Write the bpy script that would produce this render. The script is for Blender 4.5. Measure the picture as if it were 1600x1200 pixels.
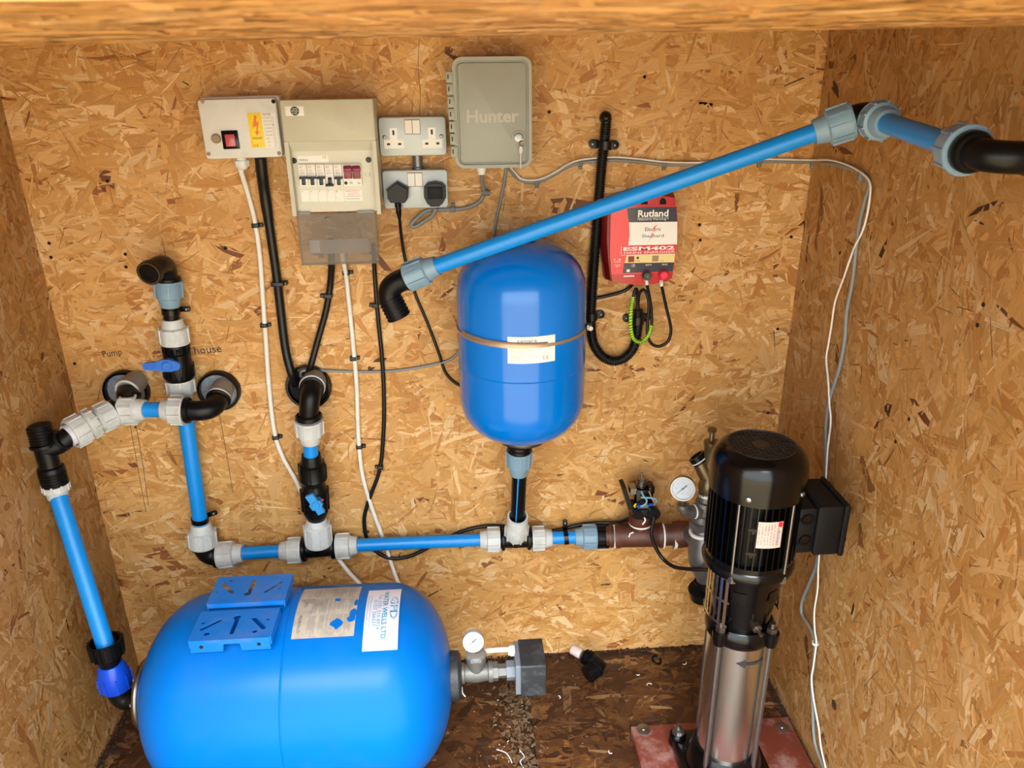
import bpy, math, random
import numpy as np
from mathutils import Vector, Matrix

for _o in list(bpy.data.objects):
    bpy.data.objects.remove(_o)
SC = bpy.context.scene
COL = SC.collection
PI = math.pi

# ------------------------------------------------------------------ camera
FPX = 1212.9
CAM = Vector((0.0, -1.8158, 1.6))
_p, _y, _r = math.radians(22.0653), math.radians(3.6018), math.radians(-0.7017)
_fwd = Vector((math.sin(_y) * math.cos(_p), math.cos(_y) * math.cos(_p), -math.sin(_p)))
_rt = Vector((math.cos(_y), -math.sin(_y), 0))
_up = _rt.cross(_fwd)
CR = math.cos(_r) * _rt + math.sin(_r) * _up
CU = -math.sin(_r) * _rt + math.cos(_r) * _up
cam = bpy.data.cameras.new('camera')
cam.sensor_width = 36
cam.lens = FPX / 1600 * 36
cam.clip_start = 0.02
cam.dof.use_dof = True
cam.dof.focus_distance = 1.85
cam.dof.aperture_fstop = 9.0
cam_o = bpy.data.objects.new('camera', cam)
COL.objects.link(cam_o)
cam_o.matrix_world = Matrix(((CR.x, CU.x, -_fwd.x, CAM.x), (CR.y, CU.y, -_fwd.y, CAM.y),
                             (CR.z, CU.z, -_fwd.z, CAM.z), (0, 0, 0, 1)))
SC.camera = cam_o

# ------------------------------------------------------------------ sky and exposure
W = bpy.data.worlds.new('sky'); SC.world = W
W.use_nodes = True
_nt = W.node_tree
_bg = _nt.nodes['Background']
_bg.inputs['Color'].default_value = (0.88, 0.96, 1.0, 1)
_bg.inputs['Strength'].default_value = 1.0
_sun = bpy.data.lights.new('sun', 'SUN')
_sun.energy = 1.35; _sun.angle = math.radians(35); _sun.color = (1.0, 0.97, 0.92)
_so = bpy.data.objects.new('sun', _sun); COL.objects.link(_so)
_so.rotation_euler = Vector((0.06, 0.58, -0.80)).to_track_quat('-Z', 'Y').to_euler()
SC.view_settings.view_transform = 'Standard'
SC.view_settings.look = 'None'
SC.view_settings.gamma = 1.0
SC.view_settings.use_curve_mapping = False
SC.view_settings.exposure = 2.5

# ------------------------------------------------------------------ helpers: from a pixel of the photograph to a point of the place
def ray(px, py):
    return CR * ((px - 800) / FPX) - CU * ((py - 600) / FPX) + _fwd
def at(px, py, d):                     # point at distance d in front of the back wall
    r = ray(px, py); return CAM + r * ((-d - CAM.y) / r.y)
def atx(px, py, X):                    # point on the plane x = X
    r = ray(px, py); return CAM + r * (X / r.x)
def atz(px, py, z):                    # point at height z
    r = ray(px, py); return CAM + r * ((z - CAM.z) / r.z)
def V(*a): return Vector(a)

class Frame:
    def __init__(s, o, ux, uy, uz): s.o, s.ux, s.uy, s.uz = Vector(o), Vector(ux), Vector(uy), Vector(uz)
    def p(s, x, y, z=0): return s.o + s.ux * x + s.uy * y + s.uz * z
    def loc(s, px, py, z=0):
        r = ray(px, py); q = s.o + s.uz * z
        t = (q - CAM).dot(s.uz) / r.dot(s.uz); h = CAM + r * t - s.o
        return h.dot(s.ux), h.dot(s.uy)
    def rect(s, x0, y0, x1, y1, z=0):
        a = s.loc(x0, y0, z); b = s.loc(x1, y0, z); c = s.loc(x0, y1, z); d = s.loc(x1, y1, z)
        return ((a[0] + c[0]) / 2, (b[0] + d[0]) / 2, (c[1] + d[1]) / 2, (a[1] + b[1]) / 2)   # x0,x1,y0,y1
def wallframe(px, py, d, tilt=0):
    c, s = math.cos(tilt), math.sin(tilt)
    o = at(px, py, d); o.y = 0.0
    return Frame(o, (c, 0, s), (-s, 0, c), (0, -1, 0))
def axframe(o, ax):
    ax = Vector(ax).normalized()
    t = Vector((0, 0, 1)) if abs(ax.z) < .9 else Vector((0, -1, 0))
    ux = t.cross(ax).normalized(); uy = ax.cross(ux)
    return Frame(o, ux, uy, ax)
class CylV:                            # wraps x around a vertical cylinder, y is height
    def __init__(s, cx, cy, r, a0=0, z0=0): s.cx, s.cy, s.r, s.a0, s.z0 = cx, cy, r, a0, z0
    def p(s, x, y, z=0):
        a = s.a0 + x / s.r; R = s.r + z
        return V(s.cx + R * math.sin(a), s.cy - R * math.cos(a), s.z0 + y)
class CylH:                            # x runs down the front of a lying cylinder, y runs along it
    def __init__(s, cy, cz, r, x0=0, b0=0): s.cy, s.cz, s.r, s.x0, s.b0 = cy, cz, r, x0, b0
    def p(s, x, y, z=0):
        b = s.b0 + x / s.r; R = s.r + z
        return V(s.x0 + y, s.cy - R * math.sin(b), s.cz + R * math.cos(b))

def spline(pts, n=8):
    P = [Vector(p) for p in pts]
    if len(P) < 3: return P
    Q = [P[0] * 2 - P[1]] + P + [P[-1] * 2 - P[-2]]
    out = []
    for i in range(1, len(Q) - 2):
        a, b, c, d = Q[i - 1:i + 3]
        for k in range(n):
            t = k / n
            out.append(.5 * ((2 * b) + (c - a) * t + (2 * a - 5 * b + 4 * c - d) * t * t + (3 * b - a - 3 * c + d) * t ** 3))
    return out + [P[-1]]

def text_geo(s, bold=0):
    cu = bpy.data.curves.new('t', 'FONT'); cu.body = s; cu.size = 1; cu.offset = bold; cu.resolution_u = 2
    ob = bpy.data.objects.new('t', cu)
    me = bpy.data.meshes.new_from_object(ob)
    vs = [tuple(v.co) for v in me.vertices]; fs = [tuple(p.vertices) for p in me.polygons]
    bpy.data.objects.remove(ob); bpy.data.meshes.remove(me); bpy.data.curves.remove(cu)
    return vs, fs

class MB:
    def __init__(s): s.v = []; s.f = []
    def add(s, vs, fs):
        o = len(s.v); s.v += [Vector(v) for v in vs]; s.f += [tuple(i + o for i in f) for f in fs]; return s
    def box(s, F, x0, x1, y0, y1, z0, z1):
        vs = [F.p(x, y, z) for z in (z0, z1) for y in (y0, y1) for x in (x0, x1)]
        return s.add(vs, [(0, 2, 3, 1), (4, 5, 7, 6), (0, 1, 5, 4), (2, 6, 7, 3), (0, 4, 6, 2), (1, 3, 7, 5)])
    def rbox(s, F, x0, x1, y0, y1, z0, z1, r=.004, bev=.0015, n=4):
        def loop(i):
            rr = max(r - i, .0001); L = []
            for cx, cy, a0 in ((x1 - r, y1 - r, 0), (x0 + r, y1 - r, PI / 2), (x0 + r, y0 + r, PI), (x1 - r, y0 + r, 1.5 * PI)):
                for k in range(n + 1):
                    a = a0 + k * PI / 2 / n; L.append((cx + rr * math.cos(a), cy + rr * math.sin(a)))
            return L
        rings = [(loop(0), z0), (loop(0), z1 - bev), (loop(bev * .35), z1 - bev * .3), (loop(bev), z1)] if bev else [(loop(0), z0), (loop(0), z1)]
        m = len(rings[0][0]); vs = [F.p(x, y, z) for L, z in rings for x, y in L]; fs = []
        for k in range(len(rings) - 1):
            for i in range(m):
                j = (i + 1) % m; fs.append((k * m + i, k * m + j, (k + 1) * m + j, (k + 1) * m + i))
        fs.append(tuple(range(m - 1, -1, -1))); fs.append(tuple((len(rings) - 1) * m + i for i in range(m)))
        return s.add(vs, fs)
    def poly(s, F, pts, z0, z1):
        m = len(pts)
        a = sum(pts[i][0] * pts[(i + 1) % m][1] - pts[(i + 1) % m][0] * pts[i][1] for i in range(m))
        if a < 0: pts = pts[::-1]
        vs = [F.p(x, y, z0) for x, y in pts] + [F.p(x, y, z1) for x, y in pts]
        fs = [tuple(range(m - 1, -1, -1)), tuple(range(m, 2 * m))]
        fs += [(i, (i + 1) % m, m + (i + 1) % m, m + i) for i in range(m)]
        return s.add(vs, fs)
    def lathe(s, o, ax, prof, n=24, cap=(True, True)):
        F = axframe(o, ax); vs = []; fs = []
        for t, r in prof:
            for k in range(n):
                a = 2 * PI * k / n; vs.append(F.p(r * math.cos(a), r * math.sin(a), t))
        for i in range(len(prof) - 1):
            for k in range(n):
                j = (k + 1) % n; fs.append((i * n + k, i * n + j, (i + 1) * n + j, (i + 1) * n + k))
        if cap[0]: fs.append(tuple(range(n - 1, -1, -1)))
        if cap[1]: fs.append(tuple((len(prof) - 1) * n + k for k in range(n)))
        return s.add(vs, fs)
    def cyl(s, a, b, r, r2=None, n=20, cap=(True, True)):
        a, b = Vector(a), Vector(b); L = (b - a).length
        return s.lathe(a, b - a, [(0, r), (L, r if r2 is None else r2)], n, cap)
    def ribs(s, o, ax, t0, t1, r, cnt, w, h, a0=0, r2=None):
        F = axframe(o, ax); r2 = r if r2 is None else r2
        for k in range(cnt):
            a = a0 + 2 * PI * k / cnt; c, sn = math.cos(a), math.sin(a)
            er = F.ux * c + F.uy * sn; et = F.uy * c - F.ux * sn
            vs = []
            for t, rr in ((t0, r), (t1, r2)):
                for hh in (-.002, h):
                    for ww in (-w / 2, w / 2): vs.append(F.o + F.uz * t + er * (rr + hh) + et * ww)
            s.add(vs, [(0, 2, 3, 1), (4, 5, 7, 6), (0, 1, 5, 4), (2, 6, 7, 3), (0, 4, 6, 2), (1, 3, 7, 5)])
        return s
    def tube(s, pts, r, n=10, cap=True):
        P = [Vector(p) for p in pts]; m = len(P)
        rr = r if isinstance(r, (list, tuple)) else [r] * m
        T = [((P[min(i + 1, m - 1)] - P[max(i - 1, 0)]).normalized()) for i in range(m)]
        u = T[0].orthogonal().normalized(); vs = []; fs = []
        for i in range(m):
            u = (u - T[i] * u.dot(T[i])).normalized(); w = T[i].cross(u)
            for k in range(n):
                a = 2 * PI * k / n; vs.append(P[i] + (u * math.cos(a) + w * math.sin(a)) * rr[i])
        for i in range(m - 1):
            for k in range(n):
                j = (k + 1) % n; fs.append((i * n + k, i * n + j, (i + 1) * n + j, (i + 1) * n + k))
        if cap: fs.append(tuple(range(n - 1, -1, -1))); fs.append(tuple((m - 1) * n + k for k in range(n)))
        return s.add(vs, fs)
    def torus(s, o, ax, R, r, n=32, k=8):
        F = axframe(o, ax); vs = []; fs = []
        for i in range(n):
            a = 2 * PI * i / n
            for j in range(k):
                b = 2 * PI * j / k; q = R + r * math.cos(b)
                vs.append(F.p(q * math.cos(a), q * math.sin(a), r * math.sin(b)))
        for i in range(n):
            for j in range(k):
                fs.append((i * k + j, ((i + 1) % n) * k + j, ((i + 1) % n) * k + (j + 1) % k, i * k + (j + 1) % k))
        return s.add(vs, fs)
    def ball(s, o, r, n=12, flat=1.0, ax=(0, 0, 1)):
        pr = [(-r * flat * math.cos(PI * i / 8), max(r * math.sin(PI * i / 8), 1e-5)) for i in range(9)]
        return s.lathe(o, ax, pr, n, (False, False))
    def text(s, F, string, x, y, w, h, z=.0004, bold=0):   # lower left corner, width, height
        vs, fs = text_geo(string, bold)
        if not vs: return s
        xs = [v[0] for v in vs]; ys = [v[1] for v in vs]
        x0, x1 = min(xs), max(xs); y0, y1 = min(ys), max(ys)
        return s.add([F.p(x + (a - x0) / max(x1 - x0, 1e-6) * w, y + (b - y0) / max(y1 - y0, 1e-6) * h, z) for a, b, _ in vs], fs)
    def patch(s, F, x0, x1, y0, y1, z=.0003, nx=10, ny=6, th=.0004):
        vs = []; fs = []
        for zz in (z - th, z):
            for j in range(ny + 1):
                for i in range(nx + 1): vs.append(F.p(x0 + (x1 - x0) * i / nx, y0 + (y1 - y0) * j / ny, zz))
        o = (nx + 1) * (ny + 1)
        for j in range(ny):
            for i in range(nx):
                a = o + j * (nx + 1) + i; fs.append((a, a + 1, a + nx + 2, a + nx + 1))
        return s.add(vs, fs)
    def build(s, name, mat, parent=None, loc=None, sharp=38, smooth=True):
        org = root_loc(parent) if parent else (Vector(loc) if loc is not None else s.base())
        me = bpy.data.meshes.new(name)
        me.from_pydata([tuple(v - org) for v in s.v], [], s.f)
        me.materials.append(mat)
        if smooth:
            me.polygons.foreach_set('use_smooth', [True] * len(me.polygons))
            me.set_sharp_from_angle(angle=math.radians(sharp))
        me.update()
        ob = bpy.data.objects.new(name, me); COL.objects.link(ob)
        if parent: ob.parent = parent
        else: ob.location = org
        return ob
    def base(s):
        xs = [v.x for v in s.v]; ys = [v.y for v in s.v]; zs = [v.z for v in s.v]
        return V((min(xs) + max(xs)) / 2, (min(ys) + max(ys)) / 2, min(zs))

def root_loc(o):
    while o.parent: o = o.parent
    return o.location.copy()
def tag(o, label, cat, group=None):
    o['label'] = label; o['category'] = cat
    if group: o['group'] = group
    return o
def thing(name, label, cat, loc, group=None):
    o = bpy.data.objects.new(name, None); COL.objects.link(o); o.location = loc; o.empty_display_size = .02
    return tag(o, label, cat, group)
def struct(o): o['kind'] = 'structure'; return o
def lab(o, s): o['label'] = s; return o

# ------------------------------------------------------------------ materials
def lin(c):
    f = lambda x: x / 12.92 if x <= .04045 else ((x + .055) / 1.055) ** 2.4
    return tuple(f(x / 255) for x in c) + (1,)
MATS = {}
def mat(name, rgb, rough=.5, metal=0, var=.06, scale=40, bump=0, spec=.5, dirt=None, dirt_amt=.3, dirt_scale=6, coat=0, emit=None, aniso=None):
    m = bpy.data.materials.new(name); m.use_nodes = True
    nt = m.node_tree; N = nt.nodes; L = nt.links
    b = N['Principled BSDF']
    b.inputs['Roughness'].default_value = rough; b.inputs['Metallic'].default_value = metal
    b.inputs['Specular IOR Level'].default_value = spec
    b.inputs['Coat Weight'].default_value = coat; b.inputs['Coat Roughness'].default_value = .08
    tc = N.new('ShaderNodeTexCoord')
    src = tc.outputs['Object']
    if aniso:
        mp = N.new('ShaderNodeMapping'); mp.inputs['Scale'].default_value = aniso; L.new(src, mp.inputs['Vector']); src = mp.outputs['Vector']
    no = N.new('ShaderNodeTexNoise'); no.inputs['Scale'].default_value = scale; no.inputs['Detail'].default_value = 4
    L.new(src, no.inputs['Vector'])
    c = lin(rgb)
    mix = N.new('ShaderNodeMix'); mix.data_type = 'RGBA'
    mix.inputs['A'].default_value = tuple(x * (1 - var * 1.6) for x in c[:3]) + (1,)
    mix.inputs['B'].default_value = tuple(min(1, x * (1 + var * 1.6)) for x in c[:3]) + (1,)
    L.new(no.outputs['Fac'], mix.inputs['Factor']); out = mix.outputs['Result']
    if dirt:
        n2 = N.new('ShaderNodeTexNoise'); n2.inputs['Scale'].default_value = dirt_scale; n2.inputs['Detail'].default_value = 8; n2.inputs['Roughness'].default_value = .7
        L.new(tc.outputs['Object'], n2.inputs['Vector'])
        rp = N.new('ShaderNodeMapRange'); rp.inputs['From Min'].default_value = .5; rp.inputs['From Max'].default_value = .75
        rp.inputs['To Max'].default_value = dirt_amt; L.new(n2.outputs['Fac'], rp.inputs['Value'])
        m2 = N.new('ShaderNodeMix'); m2.data_type = 'RGBA'; m2.inputs['B'].default_value = lin(dirt)
        L.new(rp.outputs['Result'], m2.inputs['Factor']); L.new(out, m2.inputs['A']); out = m2.outputs['Result']
    L.new(out, b.inputs['Base Color'])
    if bump:
        bp = N.new('ShaderNodeBump'); bp.inputs['Strength'].default_value = bump; bp.inputs['Distance'].default_value = .002
        L.new(no.outputs['Fac'], bp.inputs['Height']); L.new(bp.outputs['Normal'], b.inputs['Normal'])
    if emit:
        b.inputs['Emission Color'].default_value = lin(emit); b.inputs['Emission Strength'].default_value = .6
    MATS[name] = m
    return m
M_BLUE = mat('pipe_blue', (0, 136, 222), .36, var=.05, scale=60, dirt=(50, 105, 140), dirt_amt=.25, dirt_scale=9)
M_WHITE = mat('fitting_white', (198, 201, 199), .45, var=.04, dirt=(140, 132, 120), dirt_amt=.55, dirt_scale=22)
M_GREY = mat('fitting_grey', (122, 152, 172), .42, var=.04, dirt=(90, 100, 108), dirt_amt=.4, dirt_scale=18)
M_SWGREY = mat('switch_grey', (112, 120, 130), .5, var=.06)
M_NUTGREY = mat('fitting_dull', (128, 120, 112), .5, var=.06)
M_BLACK = mat('fitting_black', (9, 10, 11), .36, var=.1, spec=.25, dirt=(26, 26, 26), dirt_amt=.5, dirt_scale=14)
M_BLACKG = mat('black_gloss', (7, 7, 8), .24, var=.1, coat=.05, spec=.3)
M_CABB = mat('cable_black', (11, 11, 12), .4, spec=.4)
M_CABW = mat('cable_white', (228, 224, 214), .45, dirt=(170, 155, 130), dirt_amt=.4, dirt_scale=12)
M_CABG = mat('cable_grey', (128, 130, 128), .45)
M_CLIPG = mat('clip_grey', (110, 112, 112), .5)
M_TANK = mat('tank_blue', (0, 102, 192), .3, var=.04, scale=14, coat=.0, spec=.12, dirt=(40, 104, 170), dirt_amt=.5, dirt_scale=4.5)
M_TANK2 = mat('vessel_blue', (0, 112, 206), .2, var=.03, scale=10, coat=.2, spec=.4)
M_NBLUE = mat('nut_blue', (10, 70, 200), .32)
M_HAND = mat('handle_blue', (45, 110, 205), .4)
M_HAND2 = mat('handle_sky', (40, 140, 210), .4)
M_STEEL = mat('steel', (136, 130, 122), .36, 1, var=.05)
M_BAND = mat('band_steel', (188, 166, 144), .42, .7, var=.12, scale=200)
M_STAIN = mat('stainless', (206, 204, 198), .26, 1, var=.08, scale=30, aniso=(14, 14, .6))
M_ZINC = mat('zinc', (150, 150, 150), .38, 1, var=.1, scale=90)
M_GALV = mat('galvanised', (124, 127, 130), .45, .8, var=.16, scale=60, bump=.15)
M_CASTG = mat('cast_grey', (112, 112, 108), .5, .5, var=.12, scale=80, bump=.2)
M_BRASS = mat('brass', (120, 104, 74), .42, .8, var=.15, scale=50)
M_RUST = mat('rust', (84, 44, 30), .5, .1, var=.3, scale=60, bump=.3, dirt=(44, 24, 18), dirt_amt=.7, dirt_scale=20)
M_TAPE = mat('ptfe_tape', (226, 226, 224), .5)
M_CU = mat('cream_grey', (192, 190, 168), .45, var=.03, dirt=(160, 148, 122), dirt_amt=.3, dirt_scale=12)
M_CUREC = mat('recess_grey', (205, 203, 186), .45, var=.03)
M_BOXW = mat('box_offwhite', (218, 220, 216), .45, var=.03, dirt=(170, 160, 145), dirt_amt=.35, dirt_scale=14)
M_SOCK = mat('socket_grey', (186, 195, 196), .42, .15, var=.03)
M_CREAM = mat('cream', (228, 226, 218), .4, var=.02)
M_HUNT = mat('box_grey', (154, 158, 148), .45, var=.03)
M_HUNTL = mat('box_grey_worn', (176, 174, 162), .45, var=.03)
M_RED = mat('red_case', (182, 16, 34), .3, var=.04, coat=.3)
M_REDD = mat('red_dark', (128, 8, 22), .38, var=.04)
M_REDL = mat('red_print', (226, 36, 52), .3, var=.02, coat=.4)
M_REDM = mat('red_band', (214, 46, 66), .32, var=.02)
M_PINK = mat('red_knob', (232, 36, 70), .4)
M_GREEN = mat('green_knob', (40, 66, 58), .45)
M_LGREEN = mat('sleeve_green', (160, 216, 30), .5)
M_NAVY = mat('navy_print', (38, 40, 62), .3, coat=.3)
M_PAPER = mat('paper', (232, 230, 222), .5, var=.02)
M_PAPERP = mat('paper_lilac', (214, 212, 224), .45, var=.02)
M_OLD = mat('paper_worn', (176, 168, 156), .55, var=.2, scale=50, dirt=(110, 104, 110), dirt_amt=.6, dirt_scale=26)
M_INK = mat('ink', (40, 40, 42), .6)
M_INKG = mat('ink_faint', (140, 138, 134), .6)
M_PENCIL = mat('pencil', (92, 66, 40), .7)
M_TEAL = mat('ink_teal', (40, 148, 188), .5)
M_YEL = mat('label_yellow', (240, 206, 40), .45, var=.02)
M_ORG = mat('label_orange', (226, 118, 30), .5, var=.02)
M_BUFF = mat('label_buff', (224, 206, 140), .45, var=.02)
M_BROWNCAP = mat('cap_brown', (150, 126, 96), .5)
M_ROCK = mat('rocker_red', (190, 72, 84), .3, coat=.4)
M_SWRED = mat('switch_red', (128, 24, 40), .35)
M_FOAM = mat('foam_grey', (146, 152, 158), .85, var=.4, scale=160, bump=.6)
M_HOLE = mat('hole_dark', (10, 9, 8), .9)
M_PLATE = mat('red_plate', (112, 54, 42), .55, .0, var=.14, scale=20, spec=.3, dirt=(176, 146, 142), dirt_amt=.85, dirt_scale=11)
M_PUMP = mat('pump_black', (5, 5, 6), .2, var=.1, coat=.05, spec=.32)
M_PUMPM = mat('pump_matt', (14, 14, 15), .5, spec=.2, var=.06)
M_GRILL = mat('grille_black', (34, 30, 28), .45)
M_GAUGE = mat('gauge_face', (186, 194, 204), .35, var=.01)
M_DUSTBLK = mat('dusty_black', (40, 44, 48), .5, var=.15, scale=50, dirt=(120, 124, 130), dirt_amt=.4, dirt_scale=22)
M_SOIL = mat('rot_debris', (92, 70, 48), .9, var=.4, scale=70, bump=.6)
M_CHIP = mat('pale_chip', (206, 184, 150), .8, var=.15)
M_WIREB = mat('wire_blue', (120, 176, 206), .45)
M_LIP = mat('bracket_blue', (0, 112, 206), .36, var=.05, dirt=(110, 116, 140), dirt_amt=.6, dirt_scale=14)
def glass(name, rgb, alpha):
    m = bpy.data.materials.new(name); m.use_nodes = True
    b = m.node_tree.nodes['Principled BSDF']
    nz = m.node_tree.nodes.new('ShaderNodeTexNoise'); nz.inputs['Scale'].default_value = 30
    mr = m.node_tree.nodes.new('ShaderNodeMapRange'); mr.inputs['To Min'].default_value = .1; mr.inputs['To Max'].default_value = .22
    m.node_tree.links.new(nz.outputs['Fac'], mr.inputs['Value']); m.node_tree.links.new(mr.outputs['Result'], b.inputs['Roughness'])
    b.inputs['Base Color'].default_value = lin(rgb); b.inputs['Alpha'].default_value = alpha
    return m
M_SMOKE = glass('smoked_plastic', (108, 102, 98), .42)
M_CLEAR = glass('clear_plastic', (225, 228, 230), .42)
M_LENS = glass('gauge_glass', (240, 244, 248), .08)

# ------------------------------------------------------------------ the shed: strand board walls, floor, header
XL, XR, YF, ZT = -0.960, 0.820, -1.45, 2.0
def strand_material(name, dark=1.0, rough=.55, wet=False):
    m = bpy.data.materials.new(name); m.use_nodes = True
    nt = m.node_tree; N = nt.nodes; L = nt.links; b = N['Principled BSDF']
    b.inputs['Roughness'].default_value = rough; b.inputs['Specular IOR Level'].default_value = .35
    at_ = N.new('ShaderNodeAttribute'); at_.attribute_name = 'tone'
    uv = N.new('ShaderNodeUVMap'); uv.uv_map = 'grain'
    mp = N.new('ShaderNodeMapping'); mp.inputs['Scale'].default_value = (16, 420, 1)
    L.new(uv.outputs['UV'], mp.inputs['Vector'])
    no = N.new('ShaderNodeTexNoise'); no.inputs['Scale'].default_value = 1.0; no.inputs['Detail'].default_value = 5; no.inputs['Roughness'].default_value = .75
    L.new(mp.outputs['Vector'], no.inputs['Vector'])
    mr = N.new('ShaderNodeMapRange'); mr.inputs['From Min'].default_value = .25; mr.inputs['From Max'].default_value = .75
    mr.inputs['To Min'].default_value = .68 * dark; mr.inputs['To Max'].default_value = 1.22 * dark
    L.new(no.outputs['Fac'], mr.inputs['Value'])
    ml = N.new('ShaderNodeVectorMath'); ml.operation = 'SCALE'
    L.new(at_.outputs['Color'], ml.inputs[0]); L.new(mr.outputs['Result'], ml.inputs['Scale'])
    out = ml.outputs['Vector']
    if wet:                              # damp, rotten blotches of the floor
        tc = N.new('ShaderNodeTexCoord'); n2 = N.new('ShaderNodeTexNoise'); n2.inputs['Scale'].default_value = 5; n2.inputs['Detail'].default_value = 9; n2.inputs['Roughness'].default_value = .68
        L.new(tc.outputs['Object'], n2.inputs['Vector'])
        r2 = N.new('ShaderNodeMapRange'); r2.inputs['From Min'].default_value = .38; r2.inputs['From Max'].default_value = .62; r2.inputs['To Max'].default_value = .85
        L.new(n2.outputs['Fac'], r2.inputs['Value'])
        mx = N.new('ShaderNodeMix'); mx.data_type = 'RGBA'; mx.inputs['B'].default_value = lin((52, 30, 18))
        L.new(r2.outputs['Result'], mx.inputs['Factor']); L.new(out, mx.inputs['A']); out = mx.outputs['Result']
    L.new(out, b.inputs['Base Color'])
    bp = N.new('ShaderNodeBump'); bp.inputs['Strength'].default_value = .35; bp.inputs['Distance'].default_value = .0012
    L.new(no.outputs['Fac'], bp.inputs['Height']); L.new(bp.outputs['Normal'], b.inputs['Normal'])
    return m
PAL = [(205, 155, 92, 26), (197, 146, 82, 24), (212, 165, 106, 20), (189, 135, 71, 14), (222, 183, 132, 9), (178, 120, 62, 5), (148, 92, 50, .9), (116, 68, 40, .35), (70, 42, 28, .08)]
PALH = PAL[:6]
def strands(name, F, w, h, n, seed, m, parent, pal=PAL, bias=0.0, bias_amt=.35, keep=None, size=1.0, tint=(1, 1, 1)):
    rng = np.random.default_rng(seed)
    cx = rng.uniform(0, w, n); cy = rng.uniform(0, h, n)
    Ln = np.clip(rng.lognormal(math.log(.058), .55, n), .012, .15) * size
    Wd = np.clip(rng.lognormal(math.log(.0150), .6, n), .0015, .042) * size
    Wd = np.minimum(Wd, Ln * .7)
    small = rng.random(n) < .38
    Wd[small] *= .32; Ln[small] *= .6
    sliver = rng.random(n) < .12; Wd[sliver] = rng.uniform(.0008, .0022, int(sliver.sum())); Ln[sliver] *= .55
    an = np.where(rng.random(n) < bias_amt, bias + rng.normal(0, .28, n), rng.uniform(0, PI, n))
    st = np.array([-.5, -.2, .2, .5])
    jag = rng.normal(0, .10, (n, 2)); tap = rng.uniform(.45, 1.05, (n, 4)); tap[:, 1:3] = rng.uniform(.85, 1.1, (n, 2))
    wob = rng.normal(0, .12, (n, 4)); wob[:, 1:3] *= .5
    lx = np.zeros((n, 8)); ly = np.zeros((n, 8))
    for i in range(4):
        for j, sg in enumerate((-1, 1)):
            sk = jag[:, 0] * sg if i == 0 else (jag[:, 1] * sg if i == 3 else 0)
            lx[:, i * 2 + j] = (st[i] + sk) * Ln
            ly[:, i * 2 + j] = (sg * .5 * tap[:, i] + wob[:, i]) * Wd
    bend = rng.normal(0, 1.2, n)[:, None] * lx * lx
    lyb = ly + bend
    c, s = np.cos(an)[:, None], np.sin(an)[:, None]
    X = cx[:, None] + lx * c - lyb * s; Y = cy[:, None] + lx * s + lyb * c
    X = np.clip(X, 0, w); Y = np.clip(Y, 0, h)
    sz = np.clip(Wd / .03, 0, 1)
    z0 = .0002 + rng.random(n) * .0009 * (1 - .45 * sz); z0[sliver] = .0009 + rng.random(int(sliver.sum())) * .0003
    tl = rng.normal(0, .006, n)[:, None]; tw = rng.normal(0, .02, n)[:, None]
    Z = np.maximum(z0[:, None] + lx * tl + ly * tw, .00005)
    if keep is not None:
        k = keep(cx, cy); X, Y, Z, lx, ly, Ln, Wd = X[k], Y[k], Z[k], lx[k], ly[k], Ln[k], Wd[k]; n = int(k.sum())
    o, ux, uy, uz = [np.array(q) for q in (F.o, F.ux, F.uy, F.uz)]
    P = (o + X[..., None] * ux + Y[..., None] * uy + Z[..., None] * uz).reshape(-1, 3)
    rl = np.array(root_loc(parent)) if parent else np.zeros(3)
    me = bpy.data.meshes.new(name)
    me.vertices.add(n * 8); me.vertices.foreach_set('co', (P - rl).astype(np.float32).ravel())
    q = np.array([[0, 2, 3, 1], [2, 4, 5, 3], [4, 6, 7, 5]])
    idx = (np.arange(n)[:, None, None] * 8 + q[None]).reshape(-1)
    me.loops.add(len(idx)); me.loops.foreach_set('vertex_index', idx.astype(np.int32))
    me.polygons.add(n * 3); me.polygons.foreach_set('loop_start', np.arange(0, n * 12, 4, dtype=np.int32))
    me.polygons.foreach_set('loop_total', np.full(n * 3, 4, dtype=np.int32))
    me.update(calc_edges=True)
    pw = np.array([p[3] for p in pal], float); pw /= pw.sum()
    pc = np.array([lin(p[:3])[:3] for p in pal])
    col = pc[rng.choice(len(pal), n, p=pw)] * rng.uniform(.90, 1.08, (n, 1)) * np.array(tint)
    if keep is None: col[sliver] *= np.where(rng.random((int(sliver.sum()), 1)) < .5, np.array([[.50, .42, .36]]), np.array([[1.22, 1.25, 1.3]]))
    cc = np.concatenate([np.repeat(col, 8, 0), np.ones((n * 8, 1))], 1)
    ca = me.color_attributes.new('tone', 'FLOAT_COLOR', 'POINT'); ca.data.foreach_set('color', cc.astype(np.float32).ravel())
    uvl = me.uv_layers.new(name='grain')
    off = rng.uniform(0, 50, (n, 2))
    uvp = np.stack([lx + off[:, :1], ly + off[:, 1:]], -1).reshape(-1, 2)
    uvl.data.foreach_set('uv', uvp[idx].astype(np.float32).ravel())
    me.materials.append(m)
    me.update()
    ob = bpy.data.objects.new(name, me); COL.objects.link(ob); ob.parent = parent; ob['kind'] = 'stuff'
    return ob
M_BOARD = mat('board_core', (186, 134, 74), .6, var=.2, scale=60)
M_BOARDF = mat('floor_core', (60, 38, 24), .7, var=.3, scale=30)
M_STR = strand_material('strand_board')
M_STRF = strand_material('strand_board_damp', .66, .42, wet=True)
FW = Frame((0, 0, 0), (1, 0, 0), (0, 1, 0), (0, 0, 1))
T = .018
wall_back = struct(MB().box(FW, XL - T, XR + T, 0, T, -.1, ZT).build('wall_back', M_BOARD, loc=(0, 0, 0), smooth=False))
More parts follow.
